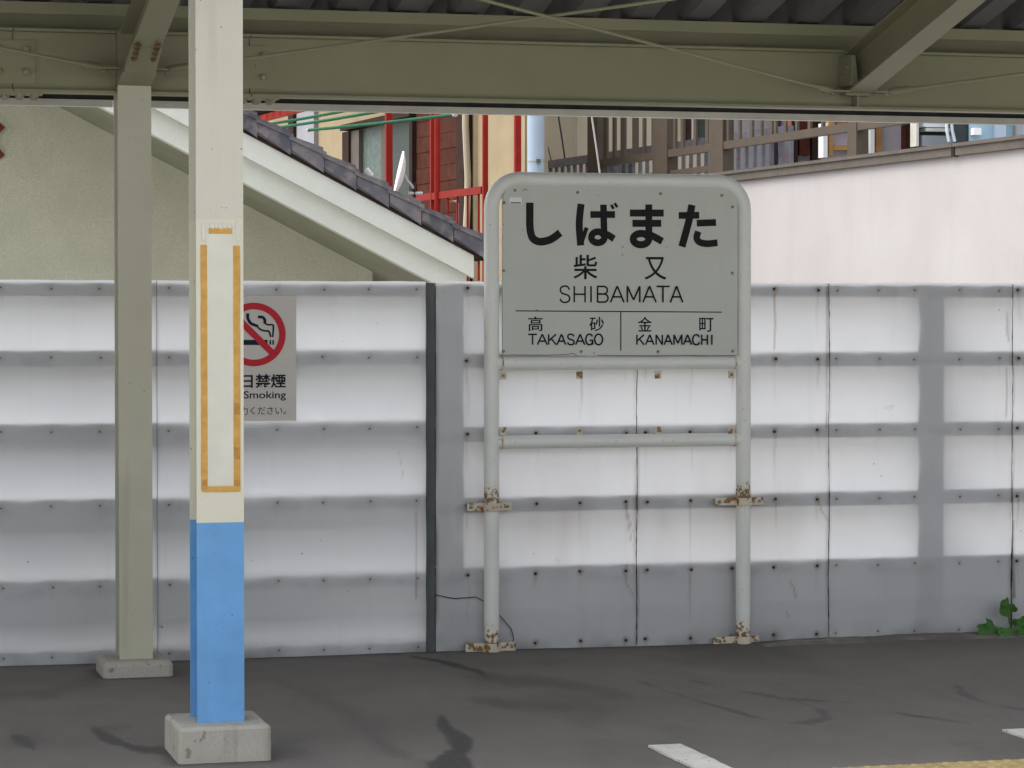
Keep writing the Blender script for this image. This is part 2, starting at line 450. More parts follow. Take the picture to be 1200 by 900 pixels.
for st, pts in STAINS:
    d = seg_dist(xs, ys * 0.28, pts) + nz * (1 if st > 0.5 else 1.6)
    soft = 0.013 if st > 0.55 else 0.06
    wet = np.maximum(wet, st * np.clip(0.5 - d / soft, 0, 1))
# grit and grime gathered round the footings and along the fence foot
gn = fbm(xs * 14, ys * 14, 44)
for cx, cy, hw, hd in ((1.567, 10.02, 0.168, 0.193), (1.567, 12.42, 0.155, 0.165)):
    d = np.hypot(np.maximum(np.abs(xs - cx) - hw, 0), np.maximum(np.abs(ys - cy) - hd, 0))
    wet = np.maximum(wet, 0.75 * np.clip(1 - d / (0.02 + 0.09 * gn), 0, 1))
wet = np.maximum(wet, 0.6 * np.clip(1 - (12.80 - ys) / (0.03 + 0.35 * np.clip(gn - 0.35, 0, 1)), 0, 1))
wet = np.maximum(wet, 0.30 * np.clip((fbm(xs * 2.2, ys * 0.9, 61) - 0.55) * 6, 0, 1))
at = me.attributes.new('wet', 'FLOAT', 'POINT'); at.data.foreach_set('value', wet.astype(np.float32))
platform = struct('platform', me, M['asphalt'])
me.polygons.foreach_set('use_smooth', [True] * len(me.polygons))
mb = MB(); mb.box(-14, 18, 8.1, 12.98, -1.0, -0.03)
obj('platform_wall', mb, M['plinth'], platform)
# painted dashes running to the platform edge
for px, py, wd in ((779, 875, 0.128), (1192, 856.5, 0.128)):
    c = G(px, py); mb = MB(); n = 14
    y1, y0 = c.y, 9.12
    rows = []
    for i in range(n + 1):
        t = i / n; y = y1 + (y0 - y1) * t
        j = random.uniform(-0.003, 0.003)
        rows.append((c.x - wd / 2 + j, c.x + wd / 2 + random.uniform(-0.003, 0.003), y))
    for a, b in zip(rows[:-1], rows[1:]):
        mb.hexa([(a[0], a[2], 0.0), (a[1], a[2], 0.0), (b[1], b[2], 0.0), (b[0], b[2], 0.0), (a[0], a[2], 0.009), (a[1], a[2], 0.009), (b[1], b[2], 0.009), (b[0], b[2], 0.009)])
    tag(obj('painted_line', mb, M['white_line'], platform), 'worn white painted dash on the grey asphalt')
# tactile paving blocks
mb = MB(); S = 0.296
mb.box(0, S, 0, S, -0.02, 0.010)
for i in range(5):
    for j in range(5):
        cx, cy = 0.03 + i * 0.059, 0.03 + j * 0.059
        mb.tube([(cx, cy, 0.009), (cx, cy, 0.0125), (cx, cy, 0.0155)], [0.0175, 0.0165, 0.011], 8)
bme = mb.mesh('tactile_block'); bme.materials.append(M['yellow'])
for i in range(46):
    o = bpy.data.objects.new('tactile_block', bme); C.objects.link(o); o.parent = platform
    o.location = (-3.5 + i * 0.30, 8.802 + random.uniform(-0.003, 0.003), random.uniform(-0.002, 0.001))

# ------------------------------------------------------------------ canopy steelwork
XA, XB = 1.567, 5.02                    # cross frames in view
SL = 0.235                              # roof rises towards the track
RY, FRY = 12.42, 10.02                  # rear and front column lines
def zu(y): return 2.665 + SL * (12.35 - y)      # underside of cross beams
canopy = thing('platform_canopy', 'olive painted steel platform canopy with ribbed dark metal roof deck', 'canopy', (XA, RY, 2.6))
def cpart(name, mb, m, **k): return local(canopy, obj(name, mb, m, **k))
frames = [XA - 3.453, XA, XB, XB + 3.453]
# long beam, one length between splices
BZ0, BZ1 = 2.597, 2.878
spl = [-8.0, XA - 0.53, XA + 0.53, XB + 3.453 - 0.62, XB + 3.453 + 0.62, 14]
for a, b in zip(spl[:-1], spl[1:]):
    mb = MB()
    if abs((a + b) / 2 - XA) < 0.1:     # the short stub either side of the rear column
        mb.hbeam((a + 0.002, RY, (BZ0 + BZ1) / 2), (XA - 0.0765, RY, (BZ0 + BZ1) / 2), (0, 1, 0), 0.10, BZ1 - BZ0, 0.012, 0.008)
        mb.hbeam((XA + 0.0765, RY, (BZ0 + BZ1) / 2), (b - 0.002, RY, (BZ0 + BZ1) / 2), (0, 1, 0), 0.10, BZ1 - BZ0, 0.012, 0.008)
    else:
        mb.hbeam((a + 0.002, RY, (BZ0 + BZ1) / 2), (b - 0.002, RY, (BZ0 + BZ1) / 2), (0, 1, 0), 0.10, BZ1 - BZ0, 0.012, 0.008)
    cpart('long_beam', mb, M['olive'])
bolt_mb = MB(); bolt_mb.tube([(0, 0, 0), (0, -0.006, 0), (0, -0.0061, 0), (0, -0.016, 0), (0, -0.019, 0)], [0.019, 0.019, 0.014, 0.014, 0.009], 8)
bolt_me = bolt_mb.mesh('bolt'); bolt_me.materials.append(M['bolt'])
def bolt(parent, loc, rx=0.0, s=1.0, rz=0.0, me=None, root=None, name='bolt'):
    o = bpy.data.objects.new(name, me or bolt_me); C.objects.link(o)
    o.location = loc; o.rotation_euler = (rx, 0, rz); o.scale = (s, s, s)
    if root is not None:
        o.parent = parent; o.matrix_parent_inverse = Matrix.Translation(-Vector(root.location))
    else: o.parent = parent
    return o
rustbolt = bolt_me.copy(); rustbolt.materials.clear(); rustbolt.materials.append(M['rust'])
def sub(parent, o):
    """sub-part: keep world place under a part that itself sits at world metres"""
    o.parent = parent; return o
for xs_ in (XA - 0.53, XA + 0.53):
    mb = MB(); mb.box(xs_ - 0.10, xs_ + 0.10, RY - 0.013, RY - 0.0045, BZ0 + 0.04, BZ1 - 0.05)
    pl = cpart('splice_plate', mb, M['olive'])
    for dx in (-0.06, 0.06):
        for dz in (0.09, 0.19): bolt(pl, (xs_ + dx, RY - 0.013, BZ0 + dz))
    mb = MB(); mb.box(xs_ - 0.13, xs_ + 0.13, RY - 0.052, RY + 0.052, BZ0 - 0.010, BZ0 - 0.0005)
    pl = cpart('flange_plate', mb, M['olive'])
    for dx in (-0.095, -0.032, 0.032, 0.095):
        for dy in (-0.032, 0.032): bolt(pl, (xs_ + dx, RY + dy, BZ0 - 0.010), math.pi / 2, 1.1)
# purlins: channels open towards the track
def purlin(y, z0, z1):
    mb = MB()
    mb.box(-8, 14, y + 0.09, y + 0.096, z0, z1)
    mb.box(-8, 14, y - 0.05, y + 0.0895, z1 - 0.006, z1)
    mb.box(-8, 14, y + 0.03, y + 0.0895, z0, z0 + 0.006)
    mb.box(-8, 14, y - 0.056, y - 0.0502, z1 - 0.052, z1 - 0.0003)
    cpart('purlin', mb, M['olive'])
purlin(RY - 0.02, 2.8785, 2.992)
for yy in (11.2, 10.02, 8.84):
    z = zu(yy) + 0.2 + 0.004; purlin(yy, z, z + 0.118)
# cross beams with a knee over the rear column
for i, fx in enumerate(frames):
    mb = MB()
    tip = 8.55
    dirv = Vector((0, tip - 12.30, zu(tip) - zu(12.30))).normalized()
    nrm = Vector((0, -dirv.z, dirv.y)) * -1
    if nrm.z < 0: nrm = -nrm
    p0 = Vector((fx, 12.33, zu(12.33))) + nrm * 0.1; p1 = Vector((fx, tip, zu(tip))) + nrm * 0.1
    mb.hbeam(p0, p1, (1, 0, 0), 0.125, 0.2, 0.010, 0.007)
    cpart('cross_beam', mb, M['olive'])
    col_here = (i % 2 == 1)
    if col_here:                        # haunch: steeper plate from the column head to the splice
        a = Vector((fx, 12.342, 2.632)); b = Vector((fx, 11.93, zu(11.93) - 0.004))
        mid = Vector((fx, 12.16, 2.672))
        mb = MB()
        for q0, q1 in ((a, mid), (mid, b)):
            h = 0.0745 if q0 is a else 0.068
            mb.hexa([q0 + Vector((-h, 0, 0)), q0 + Vector((h, 0, 0)), q1 + Vector((h, 0, 0)), q1 + Vector((-h, 0, 0)),
                     q0 + Vector((-h, 0, .010)), q0 + Vector((h, 0, .010)), q1 + Vector((h, 0, .010)), q1 + Vector((-h, 0, .010))])
        mb.hexa([(fx - .004, 12.34, 2.643), (fx + .004, 12.34, 2.643), (fx + .004, 11.93, zu(11.93)), (fx - .004, 11.93, zu(11.93)),
                 (fx - .004, 12.34, 2.80), (fx + .004, 12.34, 2.80), (fx + .004, 11.93, zu(11.93) + 0.05), (fx - .004, 11.93, zu(11.93) + 0.05)])
        kn = cpart('knee_haunch', mb, M['olive'])
        for s_ in (-1, 1):              # rusted bolt heads under the splice
            for k in range(4):
                yy = 12.02 - k * 0.05
                bolt(kn, (fx + s_ * 0.042, yy, zu(yy) - 0.007 if yy < 11.93 else 2.672 + (12.16 - yy) / 0.23 * (zu(11.93) - 0.676) * 0 + (12.16 - yy) / 0.23 * (zu(11.93) - 0.004 - 2.672) - 0.001), math.pi / 2 + 0.2, 0.75, me=rustbolt)
    else:
        mb = MB(); mb.box(fx - 0.0625, fx + 0.0625, 12.345, 12.4155, 2.66, 2.70)
        mb.box(fx - 0.004, fx + 0.004, 12.347, 12.4155, BZ0 + 0.0125, 2.659)
        cpart('end_bracket', mb, M['olive'])
        mb = MB(); mb.box(fx - 0.075, fx - 0.067, 12.25, 12.4155, 2.70, 2.84)
        cl = cpart('cleat', mb, M['olive'])
        bolt(cl, (fx - 0.075, 12.29, 2.79), 0, 0.8, -math.pi / 2); bolt(cl, (fx - 0.075, 12.35, 2.75), 0, 0.8, -math.pi / 2)
    # gussets for the bracing
    for s_ in (-1, 1):
        mb = MB(); zc = 2.672 if not col_here else 2.70
        x0, x1 = fx + s_ * 0.064, fx + s_ * 0.17
        mb.hexa([(min(x0, x1), 12.29, zc), (max(x0, x1), 12.31 if s_ > 0 else 12.29, zc), (max(x0, x1), 12.37, zc), (min(x0, x1), 12.37, zc),
                 (min(x0, x1), 12.29, zc + .008), (max(x0, x1), 12.31 if s_ > 0 else 12.29, zc + .008), (max(x0, x1), 12.37, zc + .008), (min(x0, x1), 12.37, zc + .008)])
        gp = cpart('gusset_plate', mb, M['olive'])
        bolt(gp, (fx + s_ * 0.14, 12.33, zc), math.pi / 2, 0.7)
# X bracing rods with turnbuckle sleeves
for a, b in zip(frames[:-1], frames[1:]):
    for (x0, x1) in ((a, b), (b, a)):
        s_ = 1 if x1 > x0 else -1
        z0 = 2.705 if abs(x0 - XA) < .01 else 2.678
        q0 = Vector((x0 + s_ * 0.14, 12.32, z0)); q1 = Vector((x1 - s_ * 0.1, 10.55, zu(10.55) + 0.0 + (0.018 if s_ > 0 else -0.01)))
        mb = MB(); mb.tube([q0, q1], 0.0075, 8)
        rod = cpart('brace_rod', mb, M['olive'])
        d = (q1 - q0).normalized(); mb = MB(); mb.tube([q0, q0 + d * 0.02, q0 + d * 0.10, q0 + d * 0.12], [0.010, 0.016, 0.016, 0.009], 8)
        obj('rod_sleeve', mb, M['olive'], rod)
# folded-plate roof deck, one rib per panel
PITCH_X, HR = 0.28, 0.12
mb = MB()
prof = [(0, HR), (0.035, HR), (0.085, 0), (0.195, 0), (0.245, HR), (0.281, HR)]
ya, yb = 13.14, 8.4
for (x0, z0), (x1, z1) in zip(prof[:-1], prof[1:]):
    za, zb = SL * (RY - ya), SL * (RY - yb)
    mb.quad([(x0, ya, za + z0), (x1, ya, za + z1), (x1, yb, zb + z1), (x0, yb, zb + z0)])
    mb.quad([(x0, ya, za + z0 + .0015), (x0, yb, zb + z0 + .0015), (x1, yb, zb + z1 + .0015), (x1, ya, za + z1 + .0015)])
rme = mb.mesh('roof_panel'); rme.materials.append(M['deck'])
for i in range(62):
    o = bpy.data.objects.new('roof_panel', rme); C.objects.link(o)
    o.location = (-6.0 + i * PITCH_X, 0, 2.9945); local(canopy, o)
# closure strip at the rear of the deck and eave gutter with a pale bottom lip
for x0, x1 in ((-8, P(132, 120, 13.06).x), (P(134, 120, 13.06).x, 14)):
    mb = MB()
    mb.box(x0, x1, 13.10, 13.108, 2.598, 2.86)
    mb.box(x0, x1, 13.06, 13.0995, 2.590, 2.596)
    mb.box(x0, x1, 13.055, 13.0598, 2.590, 2.622)
    cpart('eave_gutter', mb, M['gutter'])
mb = MB(); mb.box(-8, 14, 13.075, 13.0985, 2.624, 2.8)  # black strip painting in the shadow between beam and gutter
cpart('gutter_shadow_strip', mb, M['gap_shade'])

# ------------------------------------------------------------------ canopy columns
def column(y, width, depth, tf, tw, ztop, split, mats, ftw, ftd, fth, label, cham):
    root = thing('canopy_column', label, 'column', (XA, y, 0), 'steel columns carrying the canopy')
    zs = [fth - 0.01] + split + [ztop]
    for k, (z0, z1) in enumerate(zip(zs[:-1], zs[1:])):
        mb = MB(); mb.hbeam((0, 0, z0), (0, 0, z1), (1, 0, 0), width, depth, tf, tw)
        obj('shaft' if len(zs) == 2 else ('lower_shaft' if k == 0 else ('middle_shaft' if k < len(zs) - 2 else 'upper_shaft')), mb, M[mats[k]], root)
    bm = bmesh.new(); bmesh.ops.create_cube(bm, size=1)
    for v in bm.verts: v.co = Vector((v.co.x * ftw, v.co.y * ftd, (v.co.z + 0.5) * (fth + 0.05) - 0.05))
    bmesh.ops.bevel(bm, geom=[e for e in bm.edges if not (e.verts[0].co.z < 0 and e.verts[1].co.z < 0)], offset=cham, segments=2, profile=0.4, affect='EDGES')
    bmesh.ops.subdivide_edges(bm, edges=[e for e in bm.edges if e.calc_length() > 0.05], cuts=5, use_grid_fill=True)
    for v in bm.verts:
        n = (fbm(np.array([v.co.x * 9 + 5]), np.array([v.co.y * 9 + v.co.z * 7 + 3]), 2)[0] - 0.5) * 0.008
        v.co.x += n; v.co.y += n; v.co.z += n * 0.4
    fm = bpy.data.meshes.new('footing'); bm.to_mesh(fm); bm.free()
    obj('footing', fm, M['concrete'], root)
    return root
front = column(FRY, 0.172, 0.175, 0.011, 0.0075, zu(FRY) - 0.001, [0.857, 1.955], ['blue', 'cream_low', 'cream'], 0.335, 0.385, 0.13,
               'front cream canopy column with sky blue lower part and brown tape outline', 0.013)
rear = column(RY, 0.149, 0.15, 0.010, 0.007, 2.64, [], ['olive_column'], 0.31, 0.33, 0.072,
              'plain sage green canopy column close to the fence on a low concrete footing', 0.022)
mb = MB(); mb.box(-0.074, 0.074, -0.0745, 0.0745, 2.6405, 2.877); mb2 = obj('column_head', mb, M['olive'], rear)
# left-over tape and paper on the front column
fy = FRY - 0.0875
def colbox(name, x0, x1, y0, y1, m, th=0.0015, lift=0.0, wav=0.0):
    a, b = P(x0, y1, fy), P(x1, y0, fy)
    mb = MB(); n = 10
    for i in range(n):
        za, zb = a.z + (b.z - a.z) * i / n, a.z + (b.z - a.z) * (i + 1) / n
        mb.box(a.x, b.x, fy - th - lift, fy - lift - 0.0002, za, zb)
    if wav:
        mb.v = [(v[0] + (fbm(np.array([v[2] * 30]), np.array([v[0] * 30]), 4)[0] - 0.5) * wav, v[1], v[2]) for v in mb.v]
    return local(front, obj(name, mb, M[m]))
colbox('paper_sheet', 243.0, 273.5, 274, 569, 'paper', 0.001)
colbox('tape_strip', 235.6, 242.6, 287, 575, 'tape', 0.0016, 0, 0.003)
colbox('tape_strip', 273.8, 281.2, 288, 574, 'tape', 0.0016, 0, 0.003)
colbox('tape_strip', 244.5, 272, 267.5, 274, 'tape', 0.0016, 0, 0.001)
colbox('tape_strip', 237, 281, 569.5, 576.5, 'tape', 0.0016, 0.0017, 0.001)
for y0, y1 in ((472, 486), (524, 538), (562, 569)): colbox('tape_patch', 274.2, 281.0, y0, y1, 'tape_dark', 0.001, 0.0017, 0.001)
colbox('tape_patch', 236.2, 242.3, 562, 569, 'tape_dark', 0.001, 0.0017, 0.001)
# torn paper along the top: jagged pale flakes
for i in range(9):
    x0 = 236 + i * 5.0; mb = MB(); jit = random.uniform(-2, 2)
    pts = [P(x0, 262 + random.uniform(-1.5, 1), fy), P(x0 + 4.9, 262 + random.uniform(-1.5, 1), fy),
           P(x0 + 4.6, 267 + random.uniform(0, 1.5), fy), P(x0 + 0.3, 267 + jit * 0.3, fy)]
    if i in (0, 8):
        pts[2] = P(x0 + (3.5 if i == 0 else 4.7), 283, fy); pts[3] = P(x0 + (0.5 if i == 0 else 1.2), 281, fy)
    f = [Vector((p.x, fy - 0.002 - random.uniform(0, 0.002), p.z)) for p in pts]
    bk = [Vector((p.x, fy - 0.0005, p.z)) for p in pts]
    mb.hexa([bk[3], bk[2], f[2], f[3], bk[0], bk[1], f[1], f[0]])
    local(front, obj('paper_flake', mb, M['paper']))

# ------------------------------------------------------------------ plastic sheet fence
screw_mb = MB(); screw_mb.tube([(0, 0.004, 0), (0, -0.001, 0), (0, -0.0012, 0), (0, -0.005, 0), (0, -0.007, 0)], [0.0105, 0.0105, 0.0075, 0.0075, 0.004], 8)
screw_me = screw_mb.mesh('screw'); screw_me.materials.append(M['bolt_rust'])
screw2 = screw_me.copy(); screw2.materials.clear(); screw2.materials.append(M['bolt'])
ZTOP = 1.772
def sheet(root, x0, x1, rails, screws, seed, rusty, lift=0.0, marks=(), zbot=-0.005):
    X = np.arange(x0, x1 + 0.0001, (x1 - x0) / max(8, round((x1 - x0) / 0.0095)))
    Z = np.linspace(zbot, ZTOP, 180)
    rz = np.array(sorted(rails)); sx = np.array(sorted(screws))
    def f(XX, ZZ):
        dz = np.min(np.abs(ZZ[..., None] - rz), -1)
        dx = np.min(np.abs(XX[..., None] - sx), -1)
        bul = 0.008 * np.clip((dz - 0.04) / 0.13, 0, 1) + 0.005 * np.clip(dx / 0.12, 0, 1) * (1 - np.clip(dz / 0.2, 0, 1))
        bul *= 0.25 + 1.5 * fbm(XX * 3 + seed, ZZ * 4, seed)
        Yp = FY - 0.003 - bul - lift
        top = (fbm(XX * 4 + seed, ZZ * 0 + 1.5, seed + 3) - 0.5) * 0.010
        zz = ZZ + top * np.clip((ZZ - 1.6) / 0.17, 0, 1)
        return np.stack([XX, Yp, zz], -1)
    me, co = grid_mesh('sheet', X, Z, f)
    x, z = co[:, 0], co[:, 2]
    stain = np.zeros(len(x)); grime = np.zeros(len(x))
    rr = random.Random(seed)
    for s in screws:
        for r in rails:
            L = rr.uniform(0.05, 0.32) * (1.0 if rusty else 0.35)
            k = rr.uniform(0.1, 0.75) * (1.0 if rusty else 0.25)
            wv = 0.006 + 0.006 * rr.random()
            t = (r - z) / L
            m_ = np.clip(1 - np.abs(x - s - 0.006 * np.sin(z * 14 + s * 9)) / wv, 0, 1) * np.where((t > 0) & (t < 1), (1 - t) ** 0.6, 0)
            stain = np.maximum(stain, m_ * k)
            d = np.hypot(x - s, (z - r) * 1.0)
            stain = np.maximum(stain, np.clip(1 - d / 0.022, 0, 1) * (0.9 if rusty else 0.35))
    # grime: along the edges, the foot and the rails
    e = np.minimum(x - x0, x1 - x)
    n = fbm(x * 30, z * 4, seed + 11)
    grime = np.maximum(grime, np.clip(1 - e / 0.018, 0, 1) * np.clip((n - 0.4) * 4, 0, 1) * (0.75 if rusty else 0.3))
    grime = np.maximum(grime, np.clip(1 - z / 0.10, 0, 1) * np.clip((fbm(x * 7, z * 9, seed + 5) - 0.35) * 1.6, 0, 0.7))
    for r in rails:
        grime = np.maximum(grime, np.exp(-((z - r + 0.02) / 0.03) ** 2) * np.clip((fbm(x * 6, z * 10, seed + 8) - 0.5) * 1.2, 0, 0.14))
    if rusty:                           # faint warm run-off
        stain = np.maximum(stain, 0.24 * np.clip((fbm(x * 5, z * 0.8, seed + 2) - 0.35) * 3, 0, 1) * np.clip(1 - np.abs(z - 0.62) / 0.4, 0, 1))
    # own marks: thin scratches and cracks in photo pixels
    for st, pts, col in marks:
        q = [(P(a, b, FY).x, P(a, b, FY).z, wd / 245.0) for a, b, wd in pts]
        d = seg_dist(x, z, q) + (fbm(x * 60, z * 60, 3) - 0.5) * 0.002
        mk = st * np.clip(0.6 - d / 0.006, 0, 1)
        if col == 'r': stain = np.maximum(stain, mk)
        else: grime = np.maximum(grime, mk)
    for nm, v in (('stain', stain), ('grime', grime)):
        a = me.attributes.new(nm, 'FLOAT', 'POINT'); a.data.foreach_set('value', v.astype(np.float32))
    me.polygons.foreach_set('use_smooth', [True] * len(me.polygons))
    o = local(root, obj('sheet', me, M['sheet']))
    for s in screws:
        for r in rails:
            sc_ = bpy.data.objects.new('screw', screw_me if rusty else screw2); C.objects.link(sc_)
            sc_.location = (s + rr.uniform(-.006, .006), FY - 0.006 - lift, r + rr.uniform(-.004, .004)); sc_.parent = o
            sc_.scale = [0.72 if rusty else 0.5] * 3
    return o
fx = lambda px: P(px, 500, FY).x
def rails_for(root, x0, x1, zs, mats, h=0.078):
    for z in zs:
        mb = MB(); h0 = 0.040 if z > 1.7 else h / 2
        z1 = min(z + h0, 1.764)
        mb.box(x0, x1, FY + 0.0005, FY + 0.010, z - h / 2, z1)
        mb.box(x0, x1, FY + 0.0102, FY + 0.075, z1 - 0.006, z1)
        mb.box(x0, x1, FY + 0.0102, FY + 0.075, z - h / 2, z - h / 2 + 0.006)
        local(root, obj('rail', mb, mats))
# left section
LZ = [1.735, 1.412, 1.075, 0.727, 0.357, 0.030]
XE = fx(498.5)
fl = thing('plastic_fence', 'backlit white plastic sheet fence section behind the two canopy columns', 'fence', ((-3 + XE) / 2, FY, 0), 'translucent sheet fence sections')
jl = fx(184)
sheet(fl, jl - 3.0, jl - 1.28, LZ, [jl - 2.9 + i * 0.23 for i in range(8)], 31, False)
sheet(fl, jl - 1.278, jl - 0.002, LZ, [fx(p) for p in (-58, 1.5, 60, 117, 172)] + [jl - 1.2], 32, False)
sheet(fl, jl, XE, LZ, [fx(p) for p in (198, 262, 325, 379, 433, 489)], 33, False, 0.003,
      marks=[(0.5, [(487, 600, 0.5), (487, 680, 0.6), (488, 700, 1)], 'r'), (0.4, [(467, 530, .3), (472, 560, .5)], 'r')])
rails_for(fl, jl - 3.0, XE - 0.002, LZ, M['rail'])
for px in (184,):
    mb = MB(); zz = np.linspace(0.0, 1.77, 24)
    mb.tube([(jl - 0.001 + random.uniform(-.0008, .0008), FY - 0.013 - random.uniform(0, .001), z) for z in zz], 0.0016, 5)
    local(fl, obj('joint_seal', mb, M['rail']))
mb = MB()
for xx in (jl - 1.28, jl - 2.9):
    mb.box(xx - 0.03, xx + 0.03, FY + 0.0755, FY + 0.135, -1.0, 1.74)
local(fl, obj('post', mb, M['rail']))
# steel end post in the gap
mb = MB(); xa, xb = fx(498.8), fx(510)
mb.box(xa + 0.001, xb - 0.001, FY + 0.000, FY + 0.05, -0.02, 1.764)
mb.box(xa + 0.0012, xa + 0.006, FY - 0.012, FY - 0.0005, -0.02, 1.764)
local(fl, obj('end_post', mb, M['darkpost']))
# right section
RZ = [1.737, 1.393, 1.040, 0.700, 0.366, 0.030]
j1, j2, j3 = fx(745.5), fx(970.5), fx(1185)
XR0 = fx(510.5)
fr = thing('plastic_fence', 'rust streaked white plastic sheet fence section behind the station name sign', 'fence', (3.9, FY, 0), 'translucent sheet fence sections')
sheet(fr, XR0, j1 - 0.002, RZ, [fx(p) for p in (547, 628, 680, 733)], 41, True, 0.0,
      marks=[(0.8, [(733, 590, .5), (736, 605, .5), (740, 622, .5)], 'g'), (0.6, [(734, 662, .4), (733, 680, .4), (741, 698, .6)], 'r'),
             (0.75, [(733, 592, 1.5), (733, 598, .6), (740, 640, .3)], 'r'), (0.4, [(653, 655, 1.2), (655, 660, .6)], 'r')])
sheet(fr, j1, j2 - 0.002, RZ, [fx(p) for p in (757, 809, 857, 907.5, 957.5)], 42, True, 0.002,
      marks=[(0.75, [(907, 345, .7), (907, 410, .4)], 'r'), (0.6, [(809, 592, 1.0), (809, 660, .4)], 'r'), (0.7, [(958, 585, 1), (962, 598, .7), (970, 611, .7)], 'r'),
             (0.6, [(924, 680, .5), (930, 690, .8), (931, 700, 1)], 'r'), (0.5, [(921, 717, .5), (923, 723, 1)], 'g'),
             (0.8, [(968, 335, .7), (968.5, 370, 1.0), (969.5, 390, 1.8), (969, 420, 1.2), (968.5, 480, .6), (968, 500, 1)], 'g')])
sheet(fr, j2, j3 - 0.002, RZ, [fx(p) for p in (980, 1029.5, 1071.5, 1124.5, 1170.5)], 43, False, 0.0,
      marks=[(0.7, [(1180, 365, .7), (1179, 385, 2.0), (1181, 400, .6)], 'g'), (0.6, [(1178.5, 430, .5), (1179, 480, 1.2), (1178, 490, .4)], 'r'),
             (0.3, [(1036, 478, .8), (1046, 476, 1.2), (1042, 480, .8)], 'g')])
sheet(fr, j3, j3 + 0.95, RZ, [fx(p) for p in (1192, 1240, 1300, 1390)], 44, True, 0.002,
      marks=[(0.9, [(1186.5, 610, 1.5), (1187, 640, 1.0), (1187, 700, 1.6)], 'g')])
sheet(fr, j3 + 0.951, j3 + 2.2, RZ, [j3 + 1.0 + k * 0.23 for k in range(6)], 45, True, 0.0)
rails_for(fr, XR0 + 0.002, j3 + 2.2, RZ, M['rail'])
# joints: ragged dark sealant
for jx, sd in ((j1, 1), (j2, 2), (j3, 3)):
    mb = MB(); rr = random.Random(sd); zz = np.linspace(0.005, 1.768, 60); pts = []; rad = []
    for z in zz:
        pts.append((jx - 0.001 + rr.uniform(-.0012, .0012) + 0.002 * math.sin(z * 9 + sd), FY - 0.0145 - rr.uniform(0, .001), z))
        rad.append(rr.choice([0.0012, 0.0016, 0.002, 0.0026]) * (1.5 if (sd == 3 and z < 0.5) else 1.0))
    mb.tube(pts, rad, 5); local(fr, obj('joint_seal', mb, M['darkwood']))
# posts that touch the sheets from behind, and a low concrete plinth
for a, b in ((511.5, 543.5), (1075, 1106)):
    mb = MB(); mb.box(fx(a), fx(b), FY - 0.0012, FY + 0.0004, -0.3, 1.766)
    mb.box(fx(a), fx(b), FY + 0.0755, FY + 0.14, -1.0, 1.75)
    local(fr, obj('post', mb, M['rail']))
mb = MB(); mb.box(XR0, j3 + 2.2, FY + 0.0762, FY + 0.20, -1.0, 0.365)
mb.box(XR0, j3 + 2.2, FY - 0.0012, FY + 0.0004, 0.0, 0.395)
local(fr, obj('plinth', mb, M['plinth']))
mb = MB(); mb.box(jl - 6, XR0 + 0.1, FY + 0.62, FY + 0.74, -1.0, 1.05)  # unseen wall added behind the left sheets to cut their backlight
mb.box(jl - 6, XR0 + 0.12, FY + 0.60, FY + 0.76, 1.0505, 1.11)
tag(obj('added_dimming_wall', mb, M['plinth']), 'unseen low grey wall added to dim the left fence section', 'wall')
mb = MB(); n = 90; x0_, x1_ = P(880, 752, FY).x, P(1290, 748, FY).x; rows = []
for i in range(n + 1):
    x = x0_ + (x1_ - x0_) * i / n; t = i / n
    h = (0.006 + 0.022 * fbm(np.array([x * 4.0]), np.array([1.3]), 17)[0]) * min(1, t * 5) + 0.002
    wdt = 0.10 + 0.16 * fbm(np.array([x * 2.2]), np.array([4.1]), 23)[0]
    rows.append([(x, FY - 0.024, -0.02), (x, FY - 0.026, h * 0.8), (x, FY - 0.05, h), (x, FY - wdt * 0.7, h * 0.75), (x, FY - wdt, -0.004)])
for a_, b_ in zip(rows[:-1], rows[1:]):
    for k in range(4): mb.quad([a_[k], b_[k], b_[k + 1], a_[k + 1]])
obj('mortar_lip', mb.mesh('mortar_lip', True), M['mortar'], platform, smooth=True)
# loose thin wire over the sheets by the sign leg
pts = [(510.5, 697, .016), (520, 699, .018), (533, 701.5, .016), (545, 700.5, .02), (557, 699.5, .02), (568, 705, .03), (580, 716, .03), (590, 726, .02), (599, 737, .018), (602, 748, .018), (600, 757, .016)]
w3 = []
for i in range(len(pts) - 1):
    for k in range(4):
        t = k / 4; a, b = pts[i], pts[i + 1]
        w3.append(P(a[0] + (b[0] - a[0]) * t, a[1] + (b[1] - a[1]) * t, FY - (a[2] + (b[2] - a[2]) * t)))
mb = MB(); mb.tube(w3, 0.0022, 6)
tag(obj('loose_wire', mb, M['cable']), 'thin dark wire curling across the fence foot by the left sign leg', 'wire')
# white scuffed adhesive loops on the right hand sheets
def loop_ribbon(pts, wd):
    mb = MB(); q = [P(a, b, FY - 0.019) for a, b in pts]
    mb.tube(q, wd, 5); return mb

